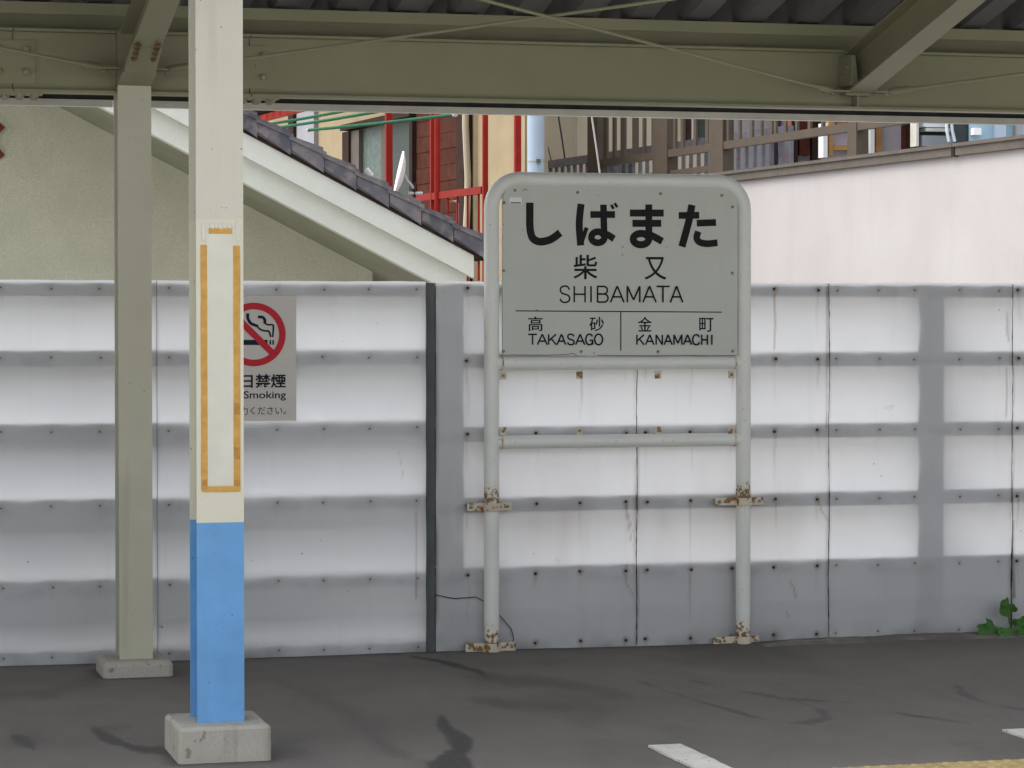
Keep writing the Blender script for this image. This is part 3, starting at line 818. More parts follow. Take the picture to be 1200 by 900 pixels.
# ------------------------------------------------------------------ station name sign
SY = 12.768; PR = 0.0365
def S(px, py, Y=None): return P(px, py, SY if Y is None else Y)
xl, xr = S(576, 500).x, S(871, 500).x
ztop_ = S(723, 212).z
sign = thing('station_name_sign', 'white pipe framed station name board with black lettering against the fence', 'sign', ((xl + xr) / 2, SY, 0))
RC = 0.135
path = [(xl, SY, -0.01)] + [(xl, SY, z) for z in np.linspace(0.3, ztop_ - RC, 6)]
for k in range(1, 9):
    a = math.pi - k * math.pi / 16; path.append((xl + RC + RC * math.cos(a), SY, ztop_ - RC + RC * math.sin(a)))
path.append(((xl + xr) / 2, SY, ztop_))
for k in range(0, 9):
    a = math.pi / 2 - k * math.pi / 16; path.append((xr - RC + RC * math.cos(a), SY, ztop_ - RC + RC * math.sin(a)))
path += [(xr, SY, z) for z in np.linspace(ztop_ - RC, 0.3, 6)[1:]] + [(xr, SY, -0.01)]
mb = MB(); mb.tube(path, PR, 24); local(sign, obj('pipe_frame', mb, M['pipe'], smooth='auto'))
crossbars = []
for py in (426, 517.3):
    z = (S(576, py).z + S(871, py - 1.5).z) / 2
    mb = MB(); mb.tube([(xl + 0.02, SY, z), (xr - 0.02, SY, z)], 0.0325, 20); crossbars.append(z)
    cb = local(sign, obj('crossbar', mb, M['pipe'], smooth='auto'))
    for s_ in (-1, 1):                  # weld collars
        xx = xl + 0.048 if s_ < 0 else xr - 0.048
        mb = MB(); mb.tube([(xx - 0.006, SY, z), (xx - 0.003, SY, z), (xx + 0.003, SY, z), (xx + 0.006, SY, z)], [0.0325, 0.0345, 0.0345, 0.0325], 16)
        obj('weld', mb, M['clamp'], cb)
for py, dz in ((439.5, 0), (504.5, 0)):
    for px in (589.5, 679, 771, 857):
        c = S(px, py - (px - 720) * 0.005, SY - 0.025)
        mb = MB(); mb.box(c.x - 0.0155, c.x + 0.0155, SY - 0.030, SY - 0.022, c.z - 0.018, c.z + 0.018)
        tb = local(sign, obj('tab', mb, M['clamp'])); 
        b_ = bolt(tb, (c.x, SY - 0.030, c.z), 0, 0.42)
# clamps
for px, py, x0, x1 in ((576, 594, 548, 600), (871, 587.5, 839, 895), (576, 758.5, 546, 605), (871, 750.5, 837, 890)):
    c = S(px, py); xx = xl if px < 700 else xr; zz = c.z
    low = py > 700
    a, b = S(x0, py).x, S(x1, py).x
    mb = MB(); n = 12; hh = 0.0185 if not low else 0.021
    ring = []
    for k in range(n + 1):
        an = math.pi + math.pi * k / n; ring.append((xx + (PR + 0.004) * math.cos(an), SY + (PR + 0.004) * math.sin(an)))
    yb = SY + 0.012
    prof = [(a, yb), (xx - PR - 0.008, yb - 0.004)] + ring + [(xx + PR + 0.008, yb - 0.004), (b, yb)]
    for (x0_, y0_), (x1_, y1_) in zip(prof[:-1], prof[1:]):
        mb.hexa([(x0_, y0_ - .005, zz - hh), (x1_, y1_ - .005, zz - hh), (x1_, y1_, zz - hh), (x0_, y0_, zz - hh),
                 (x0_, y0_ - .005, zz + hh), (x1_, y1_ - .005, zz + hh), (x1_, y1_, zz + hh), (x0_, y0_, zz + hh)])
    cl = local(sign, obj('clamp', mb, M['clamp']))
    for bx in (a + 0.02, a + 0.055, b - 0.055, b - 0.02):
        bolt(cl, (bx, yb - 0.005, zz), 0, 0.45)
    if low:                             # flaking rust collar
        mb = MB(); pts = [(xx, SY, zz + hh + 0.001 + k * 0.01) for k in range(4)]
        mb.tube([(xx, SY, -0.01), (xx, SY, 0.012)], PR + 0.006, 18); obj('base_collar', mb, M['clamp'], cl)
        mb = MB(); mb.box(a + 0.01, b - 0.01, yb + 0.0005, FY - 0.012, zz - 0.012, zz + 0.012)
        obj('spacer', mb, M['darkwood'], cl)
    else:
        mb = MB(); mb.box(a + 0.005, b - 0.005, yb + 0.0005, FY - 0.012, zz - 0.012, zz + 0.012)
        obj('spacer', mb, M['rail'], cl)
# panel
pa, pb = S(587.8, 417), S(862.5, 218)
px0, px1, pz0, pz1 = pa.x, pb.x, S(720, 416.5).z, ztop_ - PR + 0.012
mb = MB(); PY = SY - 0.024
outl = []
rc = 0.075
for cx, cz, a0 in ((px0 + rc, pz1 - rc, math.pi), (px1 - rc, pz1 - rc, math.pi / 2)):
    for k in range(9):
        a = a0 - k * math.pi / 16; outl.append((cx + rc * math.cos(a), cz + rc * math.sin(a)))
outl += [(px1, pz0), (px0, pz0)]
PX_T = 0.020
b = len(mb.v)
mb.quad([(x, PY, z) for x, z in outl]); mb.quad([(x, PY + PX_T, z) for x, z in reversed(outl)])
for i in range(len(outl)):
    (x0, z0), (x1, z1) = outl[i], outl[(i + 1) % len(outl)]
    mb.quad([(x0, PY, z0), (x0, PY + PX_T, z0), (x1, PY + PX_T, z1), (x1, PY, z1)])
panel = local(sign, obj('name_panel', mb, M['panel']))
def ribbon(strokes, w0, off, poly_lift=0.0):
    """strokes: list of (points in photo px, width px); flat painted strokes on the sign panel"""
    mb = MB()
    for si, st in enumerate(strokes):
        pts, wd = st if isinstance(st, tuple) and isinstance(st[0], list) else (st, w0)
        y = off - 0.0009 - 0.00022 * si
        q = [Vector((P(x, yy, off).x, 0, P(x, yy, off).z)) for x, yy in pts]
        w_ = wd * (P(700, 300, off).x - P(699, 300, off).x) / 2
        L = []; Rr = []
        closed = (q[0] - q[-1]).length < 1e-5
        N = len(q)
        for i in range(N):
            p_, n_ = (q[i - 1] if i else (q[-2] if closed else None)), (q[i + 1] if i < N - 1 else (q[1] if closed else None))
            d0 = (q[i] - p_).normalized() if p_ is not None else None; d1 = (n_ - q[i]).normalized() if n_ is not None else None
            d0 = d0 or d1; d1 = d1 or d0
            t = (d0 + d1); t = t.normalized() if t.length > 1e-6 else d1
            nn = Vector((-t.z, 0, t.x)); k = min(1 / max(0.45, nn.dot(Vector((-d1.z, 0, d1.x)))), 2.0)
            L.append(q[i] + nn * w_ * k); Rr.append(q[i] - nn * w_ * k)
        for i in range(N - 1):
            a, b, c, d = L[i], L[i + 1], Rr[i + 1], Rr[i]
            mb.quad([(a.x, y, a.z), (b.x, y, b.z), (c.x, y, c.z), (d.x, y, d.z)])
    return mb
def arc(cx, cy, rx, ry, a0, a1, n=14):
    return [(cx + rx * math.cos(R(a0 + (a1 - a0) * i / n)), cy + ry * math.sin(R(a0 + (a1 - a0) * i / n))) for i in range(n + 1)]
def smooth_pts(p, n=5):
    out = []
    for i in range(len(p) - 1):
        p0, p1, p2, p3 = p[max(i - 1, 0)], p[i], p[i + 1], p[min(i + 2, len(p) - 1)]
        for k in range(n):
            t = k / n
            out.append(tuple(0.5 * (2 * p1[j] + (p2[j] - p0[j]) * t + (2 * p0[j] - 5 * p1[j] + 4 * p2[j] - p3[j]) * t * t + (3 * p1[j] - p0[j] - 3 * p2[j] + p3[j]) * t ** 3) for j in (0, 1)))
    out.append(p[-1]); return out
def za(p, ox): return [(ox + x / 8.571, 210 + y / 8.571) for x, y in p]     # close-up coordinates -> photo px
def zb(p): return [(560 + x / 3.529, 180 + y / 3.529) for x, y in p]
W8 = lambda v: v / 8.571
W3 = lambda v: v / 3.529
shi = [(za(smooth_pts([(350, 235), (350, 350), (350, 450), (358, 535), (385, 598), (450, 628), (540, 613), (600, 580), (655, 537)]), 580), W8(74))]
ba = [(zb(smooth_pts([(427, 208), (419, 290), (425, 380)])), W3(29)), (zb([(427, 372), (450, 306)]), W3(17)),
      (zb([(465, 252), (567, 252)]), W3(27)), (zb([(519, 211), (522, 345)]), W3(27)),
      (zb(arc(496, 346, 27, 23, 0, 360, 22)), W3(27)), (zb(smooth_pts([(505, 328), (535, 335), (563, 353)])), W3(27)),
      (zb([(551, 212), (561, 229)]), W3(11)), (zb([(565, 205), (576, 222)]), W3(11))]
ma = [(za([(155, 340), (495, 340)], 720), W8(68)), (za([(180, 443), (470, 443)], 720), W8(68)), (za([(345, 253), (345, 605)], 720), W8(70)),
      (za(arc(266, 602, 78, 57, 0, 360, 22), 720), W8(70)), (za(smooth_pts([(300, 550), (380, 570), (480, 625)]), 720), W8(70))]
ta = [(za([(645, 365), (852, 362)], 720), W8(66)), (za(smooth_pts([(778, 258), (745, 430), (677, 678)]), 720), W8(74)), (za([(826, 442), (1020, 435)], 720), W8(66)),
      (za(smooth_pts([(842, 525), (825, 590), (855, 632), (930, 648), (1035, 638)]), 720), W8(66))]
for st in (shi, ba, ma, ta):
    obj('character', ribbon(st, 8, PY), M['ink'], panel)
# latin letters as thin strokes in a unit box (y down)
LET = {
 'S': [smooth_pts([(.92, .22), (.75, .04), (.45, .0), (.15, .08), (.08, .25), (.2, .42), (.5, .5), (.82, .58), (.94, .76), (.82, .94), (.5, 1), (.2, .95), (.04, .77)])],
 'H': [[(0.05, 0), (0.05, 1)], [(0.95, 0), (0.95, 1)], [(0.05, .5), (0.95, .5)]],
 'I': [[(.5, 0), (.5, 1)]],
 'B': [[(.08, 0), (.08, 1)], [(.08, .02)] + arc(.6, .25, .3, .23, -90, 90, 8) + [(.08, .48)], [(.08, .49)] + arc(.65, .735, .3, .245, -90, 90, 8) + [(.08, .98)]],
 'A': [[(0, 1), (.5, 0)], [(.5, 0), (1, 1)], [(.18, .66), (.82, .66)]],
 'M': [[(.04, 1), (.04, 0)], [(.04, 0), (.5, .85)], [(.5, .85), (.96, 0)], [(.96, 0), (.96, 1)]],
 'T': [[(0, .02), (1, .02)], [(.5, 0), (.5, 1)]],
 'K': [[(.06, 0), (.06, 1)], [(.95, 0), (.08, .62)], [(.36, .42), (.98, 1)]],
 'G': [smooth_pts([(.92, .22), (.75, .05), (.5, 0), (.2, .12), (.05, .5), (.2, .88), (.5, 1), (.8, .93), (.95, .7)]), [(.55, .58), (.96, .58)], [(.94, .56), (.94, 1)]],
 'O': [arc(.5, .5, .46, .5, 0, 360, 24)],
 'N': [[(.05, 1), (.05, 0)], [(.05, 0), (.95, 1)], [(.95, 1), (.95, 0)]],
 'C': [smooth_pts([(.95, .25), (.78, .05), (.5, 0), (.2, .12), (.05, .5), (.2, .88), (.5, 1), (.8, .95), (.97, .74)])]}
def word(letters, y0, y1, wd, tilt=0.0):
    st = []
    for ch, a, b in letters:
        for s_ in LET[ch]:
            st.append(([(600 + (a + (b - a) * x) / 4.615, 290 + (y0 + (y1 - y0) * y) / 4.615 + tilt * (a + (b - a) * x)) for x, y in s_], wd))
    return st
sb = [('S', 257, 315), ('H', 333, 398), ('I', 412, 442), ('B', 457, 522), ('A', 532, 605), ('M', 620, 693), ('A', 707, 778), ('T', 780, 850), ('A', 855, 922)]
obj('lettering', ribbon(word(sb, 209, 297, 1.9), 2, PY), M['ink'], panel)
tk = [('T', 87, 135), ('A', 137, 190), ('K', 195, 240), ('A', 243, 290), ('S', 298, 337), ('A', 343, 392), ('G', 396, 437), ('O', 444, 490)]
obj('lettering', ribbon(word(tk, 469, 526, 1.85), 2, PY), M['ink_blue'], panel)
kn = [('K', 673, 715), ('A', 722, 767), ('N', 777, 814), ('A', 822, 865), ('M', 873, 919), ('A', 926, 970), ('C', 974, 1013), ('H', 1023, 1057), ('I', 1062, 1096)]
obj('lettering', ribbon(word(kn, 472, 526, 1.85), 2, PY), M['ink_blue'], panel)
obj('dividing_line', ribbon([([(604.3, 364.3), (845.8, 365.8)], 1.2), ([(727.4, 365.2), (727.4, 411)], 1.2)], 1, PY), M['ink_blue'], panel)

def text_mesh(body, box, Y, lift, offset=0.0, per=False):
    """text fitted into a photo-pixel box (x0,y0,x1,y1) on the plane Y"""
    cu = bpy.data.curves.new('lettering', 'FONT'); cu.body = body; cu.offset = offset; cu.resolution_u = 4
    o = bpy.data.objects.new('lettering', cu); C.objects.link(o)
    dg = bpy.context.evaluated_depsgraph_get(); dg.update()
    me = bpy.data.meshes.new_from_object(o.evaluated_get(dg))
    bpy.data.objects.remove(o); bpy.data.curves.remove(cu)
    v = np.array([list(q.co) for q in me.vertices])
    mn, mx = v.min(0), v.max(0)
    a, b = P(box[0], box[3], Y), P(box[2], box[1], Y)
    for q in me.vertices:
        u, t = (q.co.x - mn[0]) / (mx[0] - mn[0]), (q.co.y - mn[1]) / (mx[1] - mn[1])
        q.co = (a.x + (b.x - a.x) * u, Y - lift, a.z + (b.z - a.z) * t)
    me.materials.clear(); return me
def kz(x0, y0, x1, y1): return (600 + x0 / 4.615, 290 + y0 / 4.615, 600 + x1 / 4.615, 290 + y1 / 4.615)
for ch, bx, m_, of in (('柴', kz(332, 41, 461, 172), 'ink', 0.006), ('又', kz(716, 52, 834, 174), 'ink', 0.006), ('高', kz(87, 374, 165, 453), 'ink_blue', 0.004),
                   ('砂', kz(418, 376, 496, 453), 'ink_blue', 0.004), ('金', kz(681, 376, 755, 455), 'ink_blue', 0.004), ('町', kz(1012, 381, 1088, 456), 'ink_blue', 0.004)):
    me = text_mesh(ch, bx, PY, 0.0012, of)
    bm = bmesh.new(); bm.from_mesh(me); dx = 0.0013        # brush weight: the stroke laid twice, a hair apart
    g2 = bmesh.ops.duplicate(bm, geom=bm.verts[:] + bm.edges[:] + bm.faces[:])['geom']
    for v in g2:
        if isinstance(v, bmesh.types.BMVert): v.co += Vector((dx, -0.0002, dx * 0.6))
    bm.to_mesh(me); bm.free()
    obj('character', me, M[m_], panel)
# panel bolts, small maker's sticker, edge rust
for x, y in ((603.5, 223), (677, 225.5), (774, 227), (846, 229), (590.7, 237.5), (858.5, 242.5), (590.3, 317), (858, 320), (590, 411.5), (681, 412), (771, 412), (858.5, 411.5)):
    p = P(x, y, PY); bolt(panel, (p.x, PY, p.z), 0, 0.42)
a, b2 = P(597, 239, PY), P(611.5, 231.5, PY)
mb = MB(); mb.box(a.x, b2.x, PY - 0.0012, PY - 0.0002, a.z, b2.z); stk = obj('sticker', mb, M['white'], panel)
mb = MB(); mb.box(a.x + .005, b2.x - .005, PY - 0.0022, PY - 0.0014, a.z + .003, a.z + .008)
tag(obj('lettering', mb, M['ink_blue'], panel))
for pts in ([(586, 416.5), (600, 416), (640, 416.2), (662, 415.6), (672, 414), (676, 417)], [(612, 223.5), (616, 221.5), (618, 222.8)], [(700, 416.4), (760, 416.8), (800, 416.3), (861, 416.6)]):
    obj('rust_edge', ribbon([(pts, 0.7)], 1, PY - 0.001), M['rust'], panel)

# ------------------------------------------------------------------ no smoking notice on the left fence section
NY = FY - 0.034
a, b = P(248, 494, NY), P(347, 347, NY)
ns = thing('no_smoking_notice', 'grey no smoking notice with red circle partly behind the front column', 'notice', ((a.x + b.x) / 2, NY, a.z))
mb = MB(); mb.box(a.x, b.x, NY, NY + 0.003, a.z, b.z); nb = local(ns, obj('notice_board', mb, M['board']))
NC = (297.5, 392)
cig = [([(264, 401.3), (313.5, 401.3)], 5.6), ([(316.8, 398.5), (316.8, 404)], 1.8), ([(320, 398.5), (320, 404)], 1.8)]
z4 = lambda p: [(260 + x / 5, 330 + y / 5) for x, y in p]
smoke = [(z4(smooth_pts([(152, 186), (152, 215), (168, 243), (195, 256), (212, 262)])), 3.2), (z4(smooth_pts([(205, 260), (222, 278), (248, 288), (275, 292), (286, 325)])), 1.9),
         (z4(smooth_pts([(211, 208), (238, 209), (252, 228), (250, 246)])), 3.2), (z4(smooth_pts([(246, 240), (268, 252), (295, 253), (302, 268), (297, 325)])), 1.9)]
local(ns, obj('cigarette_mark', ribbon(cig + smoke, 2, NY), M['ink_blue']))
rg = arc(*NC, 33.4, 33.4, 0, 360, 48)
dgn = 33.0 / math.sqrt(2)
local(ns, obj('prohibition_ring', ribbon([(rg, 7.2), ([(NC[0] - dgn, NC[1] - dgn), (NC[0] + dgn, NC[1] + dgn)], 7.0)], 7, NY - 0.002), M['red_print']))
local(ns, obj('lettering', text_mesh('終日禁煙', (262.5, 438, 335, 455.2), NY, 0.0012, 0.022), M['ink_blue']))
local(ns, obj('lettering', text_mesh('No Smoking', (262.5, 458, 335, 470), NY, 0.0012, 0.012), M['ink_blue']))
local(ns, obj('lettering', text_mesh('ご協力ください。', (262.5, 476, 335, 486.5), NY, 0.0012, 0.003), M['ink_blue']))

# ------------------------------------------------------------------ weed at the fence foot
weed = thing('weed', 'small green weed growing from the joint at the fence foot', 'weed', (P(1182, 746, 12.77).x, 12.77, 0))
def leaf(base, tip, width, normal, lobes=5, seed=0):
    rr = random.Random(seed); base, tip = Vector(base), Vector(tip); ax = tip - base; L = ax.length; ax.normalize()
    sd = ax.cross(Vector(normal)).normalized(); nn = sd.cross(ax)
    mb = MB(); n = 22; ring = []
    for i in range(n):
        a = 2 * math.pi * i / n
        rad = 0.9 + 0.09 * math.cos(lobes * a) + rr.uniform(-.06, .06)
        if i == 0: rad *= 0.75
        ring.append(base + ax * (L * (0.5 - 0.5 * math.cos(a) * rad)) + sd * (width / 2 * math.sin(a) * rad) + nn * (-0.012 * abs(math.sin(a)) + 0.004 * math.cos(2 * a)))
    c = base + ax * L * 0.45 + nn * 0.004
    for i in range(n): mb.quad([c, ring[i], ring[(i + 1) % n]])
    mb.quad([]) if False else None
    o = obj('leaf', mb.mesh('leaf', True), M['leaf']); sm = o.modifiers.new('thick', 'SOLIDIFY'); sm.thickness = 0.0012
    return local(weed, o)
wx = lambda px, py, y=12.77: P(px, py, y)
stem0 = G(1183, 749); stem0 = Vector((wx(1184, 746).x, 12.77, 0.0))
for (bx, by, tx, ty, wd, yo, sd) in ((1172, 741, 1147, 738, 0.085, -.03, 1), (1168, 738, 1156, 729, 0.07, -.01, 2), (1183, 724, 1178, 703, 0.075, -.02, 3),
                                  (1183, 716, 1190, 711, 0.04, 0, 4), (1184, 729, 1189, 727, 0.035, -.01, 5), (1185, 738, 1175, 748, 0.09, -.06, 6),
                                  (1186, 735, 1183, 747, 0.06, -.04, 7), (1190, 740, 1204, 729, 0.09, -.02, 8), (1192, 744, 1206, 741, 0.09, -.05, 9), (1188, 746, 1197, 750, 0.07, -.08, 10), (1196, 730, 1203, 726, 0.05, 0, 11)):
    leaf(wx(bx, by, 12.77 + yo), wx(tx + (tx - bx) * .15, ty + (ty - by) * .15, 12.76 + yo - 0.02), wd * 1.15, (0.1, -1, 0.5), 5, sd)
for pts in ([(1184, 748, 0), (1184, 735, 0), (1182, 722, -.01), (1181, 712, -.015)], [(1184, 746, 0), (1176, 741, -.01), (1168, 739, -.02)], [(1185, 746, 0), (1192, 740, -.01)]):
    mb = MB(); mb.tube([wx(x, y, 12.77 + d) for x, y, d in pts], 0.004, 6); local(weed, obj('stem', mb, M['leaf']))

# ------------------------------------------------------------------ stucco house on the left
HY = 17.7; OV = 1.35
def H(px, py): return P(px, py, HY)
e0, e1 = H(285, 213), H(508, 331)                      # lower edge of the lower rake board
slope = (e1.z - e0.z) / (e1.x - e0.x)
house = thing('stucco_house', 'pale stucco house gable with slate blue tiled roof behind the fence', 'house', (0, HY + 4, -1))
def hpart(name, mb, m, **k): return local(house, obj(name, mb, m, **k))
line = lambda x, dz=0.0: e0.z + slope * (x - e0.x) + dz
AX = H(-60, 300).x - 0.4                               # ridge, out of frame on the left
XEV = H(553.5, 310).x                                  # eave end of the upper board
dz1 = H(285, 183.3).z - e0.z                           # lower edge of upper board
dz2 = H(285, 156).z - e0.z                             # top of upper board
dz3 = H(285, 131.5).z - e0.z                           # top of verge tile
def slanted(x0, x1, y0, y1, za_, zb_, mirror=False):
    mb = MB()
    for sg in ((1, -1) if mirror else (1,)):
        f = lambda x: AX + sg * (x - AX)
        mb.hexa([(f(x0), y0, line(x0, za_)), (f(x1), y0, line(x1, za_)), (f(x1), y1, line(x1, za_)), (f(x0), y1, line(x0, za_)),
                 (f(x0), y0, line(x0, zb_)), (f(x1), y0, line(x1, zb_)), (f(x1), y1, line(x1, zb_)), (f(x0), y1, line(x0, zb_))])
    return mb
hpart('lower_rake_board', slanted(AX, H(547.5, 320).x, HY + 0.02, HY + 0.12, 0, dz1 + 0.03, True), M['rakeboard'])
hpart('upper_rake_board', slanted(AX, XEV, HY - 0.04, HY + 0.019, dz1, dz2, True), M['rakeboard'])
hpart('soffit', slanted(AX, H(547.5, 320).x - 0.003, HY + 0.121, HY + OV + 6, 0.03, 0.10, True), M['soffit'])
hpart('verge_batten', slanted(AX, XEV + 0.07, HY - 0.05, HY + 0.2, dz2 + 0.001, dz2 + 0.022, True), M['darkwood'])
# gable wall
WXR = H(508, 320).x - 0.12
mb = MB(); wy0, wy1 = HY + OV, HY + OV + 0.15
xs2 = [2 * AX - WXR, AX, WXR]
mb.hexa([(xs2[0], wy0, -1), (AX, wy0, -1), (AX, wy1, -1), (xs2[0], wy1, -1), (xs2[0], wy0, line(WXR, 0.031)), (AX, wy0, line(AX, 0.031)), (AX, wy1, line(AX, 0.031)), (xs2[0], wy1, line(WXR, 0.031))])
mb.hexa([(AX, wy0, -1), (WXR, wy0, -1), (WXR, wy1, -1), (AX, wy1, -1), (AX, wy0, line(AX, 0.031)), (WXR, wy0, line(WXR, 0.031)), (WXR, wy1, line(WXR, 0.031)), (AX, wy1, line(AX, 0.031))])
hpart('gable_wall', mb, M['stucco'])
mb = MB(); mb.box(WXR - 0.15, WXR, wy1 + 0.001, HY + 7, -1, line(WXR, 0.029)); mb.box(2 * AX - WXR, 2 * AX - WXR + 0.15, wy1 + 0.001, HY + 7, -1, line(WXR, 0.029))
hpart('side_wall', mb, M['stucco'])
# roof field: stepped courses under the verge tiles
TS = H(344.7, 200).x - H(306, 200).x                   # tile exposure measured along x
mb = MB(); nT = int((XEV - AX) / TS) + 1
xe = H(566, 280).x
for k in range(nT + 1):
    x1 = xe - k * TS; x0 = x1 - TS - 0.03
    if x0 < AX: x0 = AX
    mb.hexa([(x0, HY + 0.14, line(x0, dz2 + 0.03)), (x1, HY + 0.14, line(x1, dz2 + 0.05)), (x1, HY + 7, line(x1, dz2 + 0.05)), (x0, HY + 7, line(x0, dz2 + 0.03)),
             (x0, HY + 0.14, line(x0, dz3 - 0.065)), (x1, HY + 0.14, line(x1, dz3 - 0.03)), (x1, HY + 7, line(x1, dz3 - 0.03)), (x0, HY + 7, line(x0, dz3 - 0.065))])
roof = hpart('roof', mb, M['tile'])
mb = slanted(2 * AX - xe, AX, HY - 0.03, HY + 7, 0, 0.1)
mb = MB()
mb.hexa([(2 * AX - xe, HY - .03, line(xe, dz2 + .03)), (AX, HY - .03, line(AX, dz2 + .03)), (AX, HY + 7, line(AX, dz2 + .03)), (2 * AX - xe, HY + 7, line(xe, dz2 + .03)),
         (2 * AX - xe, HY - .03, line(xe, dz3)), (AX, HY - .03, line(AX, dz3)), (AX, HY + 7, line(AX, dz3)), (2 * AX - xe, HY + 7, line(xe, dz3))])
hpart('far_roof_slope', mb, M['tile'])
# verge tiles, each a downturned flap with a cap, lapping over the next one down
tw_ = TS + 0.012; hgt = dz3 - dz2 - 0.024
mb = MB()
def vt(x0, x1, y0, y1, b0, b1, t0, t1):
    mb.hexa([(x0, y0, slope * x0 + b0), (x1, y0, slope * x1 + b1), (x1, y1, slope * x1 + b1), (x0, y1, slope * x0 + b0),
             (x0, y0, slope * x0 + t0), (x1, y0, slope * x1 + t1), (x1, y1, slope * x1 + t1), (x0, y1, slope * x0 + t0)])
vt(0.004, tw_ - 0.014, 0.014, 0.026, 0.006, -0.010, hgt - 0.03, hgt - 0.010)
vt(0.004, tw_ - 0.014, 0.0, 0.0138, 0.022, -0.014, hgt - 0.03, hgt - 0.010)
vt(-0.012, tw_ + 0.004, -0.012, 0.19, hgt - 0.0295, hgt - 0.0095, hgt - 0.012, hgt + 0.018)
vt(0.02, tw_ - 0.01, 0.03, 0.19, hgt - 0.011, hgt + 0.017, hgt + 0.008, hgt + 0.042)
tme = mb.mesh('verge_tile'); tme.materials.append(M['tile'])
for k in range(nT):
    o = bpy.data.objects.new('roof_tile', tme); C.objects.link(o)
    x = xe - (k + 1) * TS
    o.location = (x, HY - 0.075 + random.uniform(-.004, .004), line(x, dz2 + 0.024) + random.uniform(-.002, .002)); local(house, o)
# dark red ornament at the very edge of the picture
oc = P(-14, 165, HY + OV - 0.03)
mb = MB()
for s_ in (-1, 1):
    ax = Vector((math.cos(R(48)), 0, s_ * math.sin(R(48)))); mb.obox(oc + Vector((0, -0.012 * s_, 0)), ax, Vector((0, 1, 0)), ax.cross(Vector((0, 1, 0))), 0.145, 0.011, 0.022)
tag(obj('wall_ornament', mb, M['darkred']), 'dark red crossed ornament on the stucco wall at the left picture edge', 'ornament')

# ------------------------------------------------------------------ alley building with window and brown cladding
AL = Plane(P(700, 300, 22).x, 22.0, R(5.3))
alley = thing('beige_house', 'beige rendered house with frosted window and brown board cladding above the tiles', 'house', tuple(AL.pt(2, -1)))
def wallbox(pl, px0, px1, y0, y1, o0, o1, zabs=None):
    """box on a receding wall; y0/y1 photo heights measured at the middle of the piece"""
    pm = (px0 + px1) / 2
    a0, a1 = pl.hit(px0, 200)[0], pl.hit(px1, 200)[0]
    z1, z0 = (pl.hit(pm, y0)[1], pl.hit(pm, y1)[1]) if zabs is None else (zabs[1], zabs[0])
    mb = MB(); q = []
    for z in (z0, z1):
        q += [pl.pt(a0, z, o0), pl.pt(a1, z, o0), pl.pt(a1, z, o1), pl.pt(a0, z, o1)]
    mb.hexa(q); return mb
def apart(name, mb, m, parent=None):
    o = obj(name, mb, M[m])
    return local(alley, o) if parent is None else sub(parent, o)
apart('wall', wallbox(AL, 615, 230, 0, 0, -0.22, 0.0, (-1, 6.5)), 'beige')
apart('wall_pier', wallbox(AL, 373, 352, 0, 0, 0.001, 0.05, (-1, 4.6)), 'greysiding')
apart('corner_post', wallbox(AL, 352.5, 346.5, 0, 0, 0.001, 0.09, (-1, 4.6)), 'darkwood')
apart('dark_recess', wallbox(AL, 341, 322, 150, 200, 0.001, 0.03), 'glass_dark')
win = apart('window', wallbox(AL, 493, 411, 138, 145, 0.001, 0.12), 'darkwood')
zt, zb_ = AL.hit(452, 147)[1], AL.hit(452, 245)[1]
for a, b, m_, o1, nm in ((419, 411.5, 'darkwood', 0.10, 'jamb'), (428.5, 419.2, 'coping', 0.075, 'frame'), (457, 452.5, 'bronze', 0.055, 'mullion'), (493, 489.5, 'darkwood', 0.09, 'jamb')):
    apart(nm, wallbox(AL, a, b, 0, 0, 0.001, o1, (zb_, zt)), m_, win)
apart('pane', wallbox(AL, 451.3, 428.7, 0, 0, 0.001, 0.03, (zb_, zt)), 'glass', win)
apart('pane', wallbox(AL, 489.3, 458.2, 0, 0, 0.001, 0.045, (zb_, zt)), 'glass_dark', win)
for k in range(12):                                      # boards
    zt_ = AL.hit(520, 138)[1] + 0.30 - k * 0.153
    apart('board', wallbox(AL, 545, 493.3, 0, 0, 0.001, 0.045 + 0.004 * (k % 2), (zt_ - 0.149, zt_)), 'cladding')
apart('corner_trim', wallbox(AL, 554, 545.2, 0, 0, 0.001, 0.09, (-1, 4.6)), 'darkwood')
mb = MB(); a_ = AL.hit(557.5, 180)[0]
mb.tube([AL.pt(a_, z, 0.09) + Vector((0.012 * math.sin(z * 5), 0, 0)) for z in np.linspace(-1, 4.6, 24)], 0.032, 10)
apart('downpipe', mb, 'creamwall')
# eaves of that house, above the frame: keeps the wall in soft shade
apart('eave', wallbox(AL, 620, 240, 0, 0, 0.002, 0.45, (4.7, 4.85)), 'darkwood')

# red steel stair frame standing in front of it
RP = Plane(P(508, 300, 23.5).x, 23.5, R(5.3))
red = thing('stair_frame', 'red painted steel stair frame with posts beside the beige house', 'stair frame', tuple(RP.pt(0, -1)))
def rpart(name, mb, m='redsteel'): return local(red, obj(name, mb, M[m]))
def post(px, wpx, off=0.0, topy=60, z0=-1.0):
    a, z1 = RP.hit(px, topy); wd = wpx * 24.5 / FPX
    c = RP.pt(a, 0, off); mb = MB(); mb.box(c.x - wd / 2, c.x + wd / 2, c.y - wd / 2, c.y + wd / 2, z0, z1); return mb
rpart('post', post(455.5, 8)); rpart('post', post(507, 5.5))
a_, zt = RP.hit(515, 60); c = RP.pt(a_, 0, 0.02); mb = MB(); mb.tube([(c.x, c.y, -1), (c.x, c.y, zt)], 3.6 * 24.5 / FPX, 12); rpart('round_post', mb)
rpart('post', post(568.5, 5.5)); rpart('post', post(606.5, 6.5))
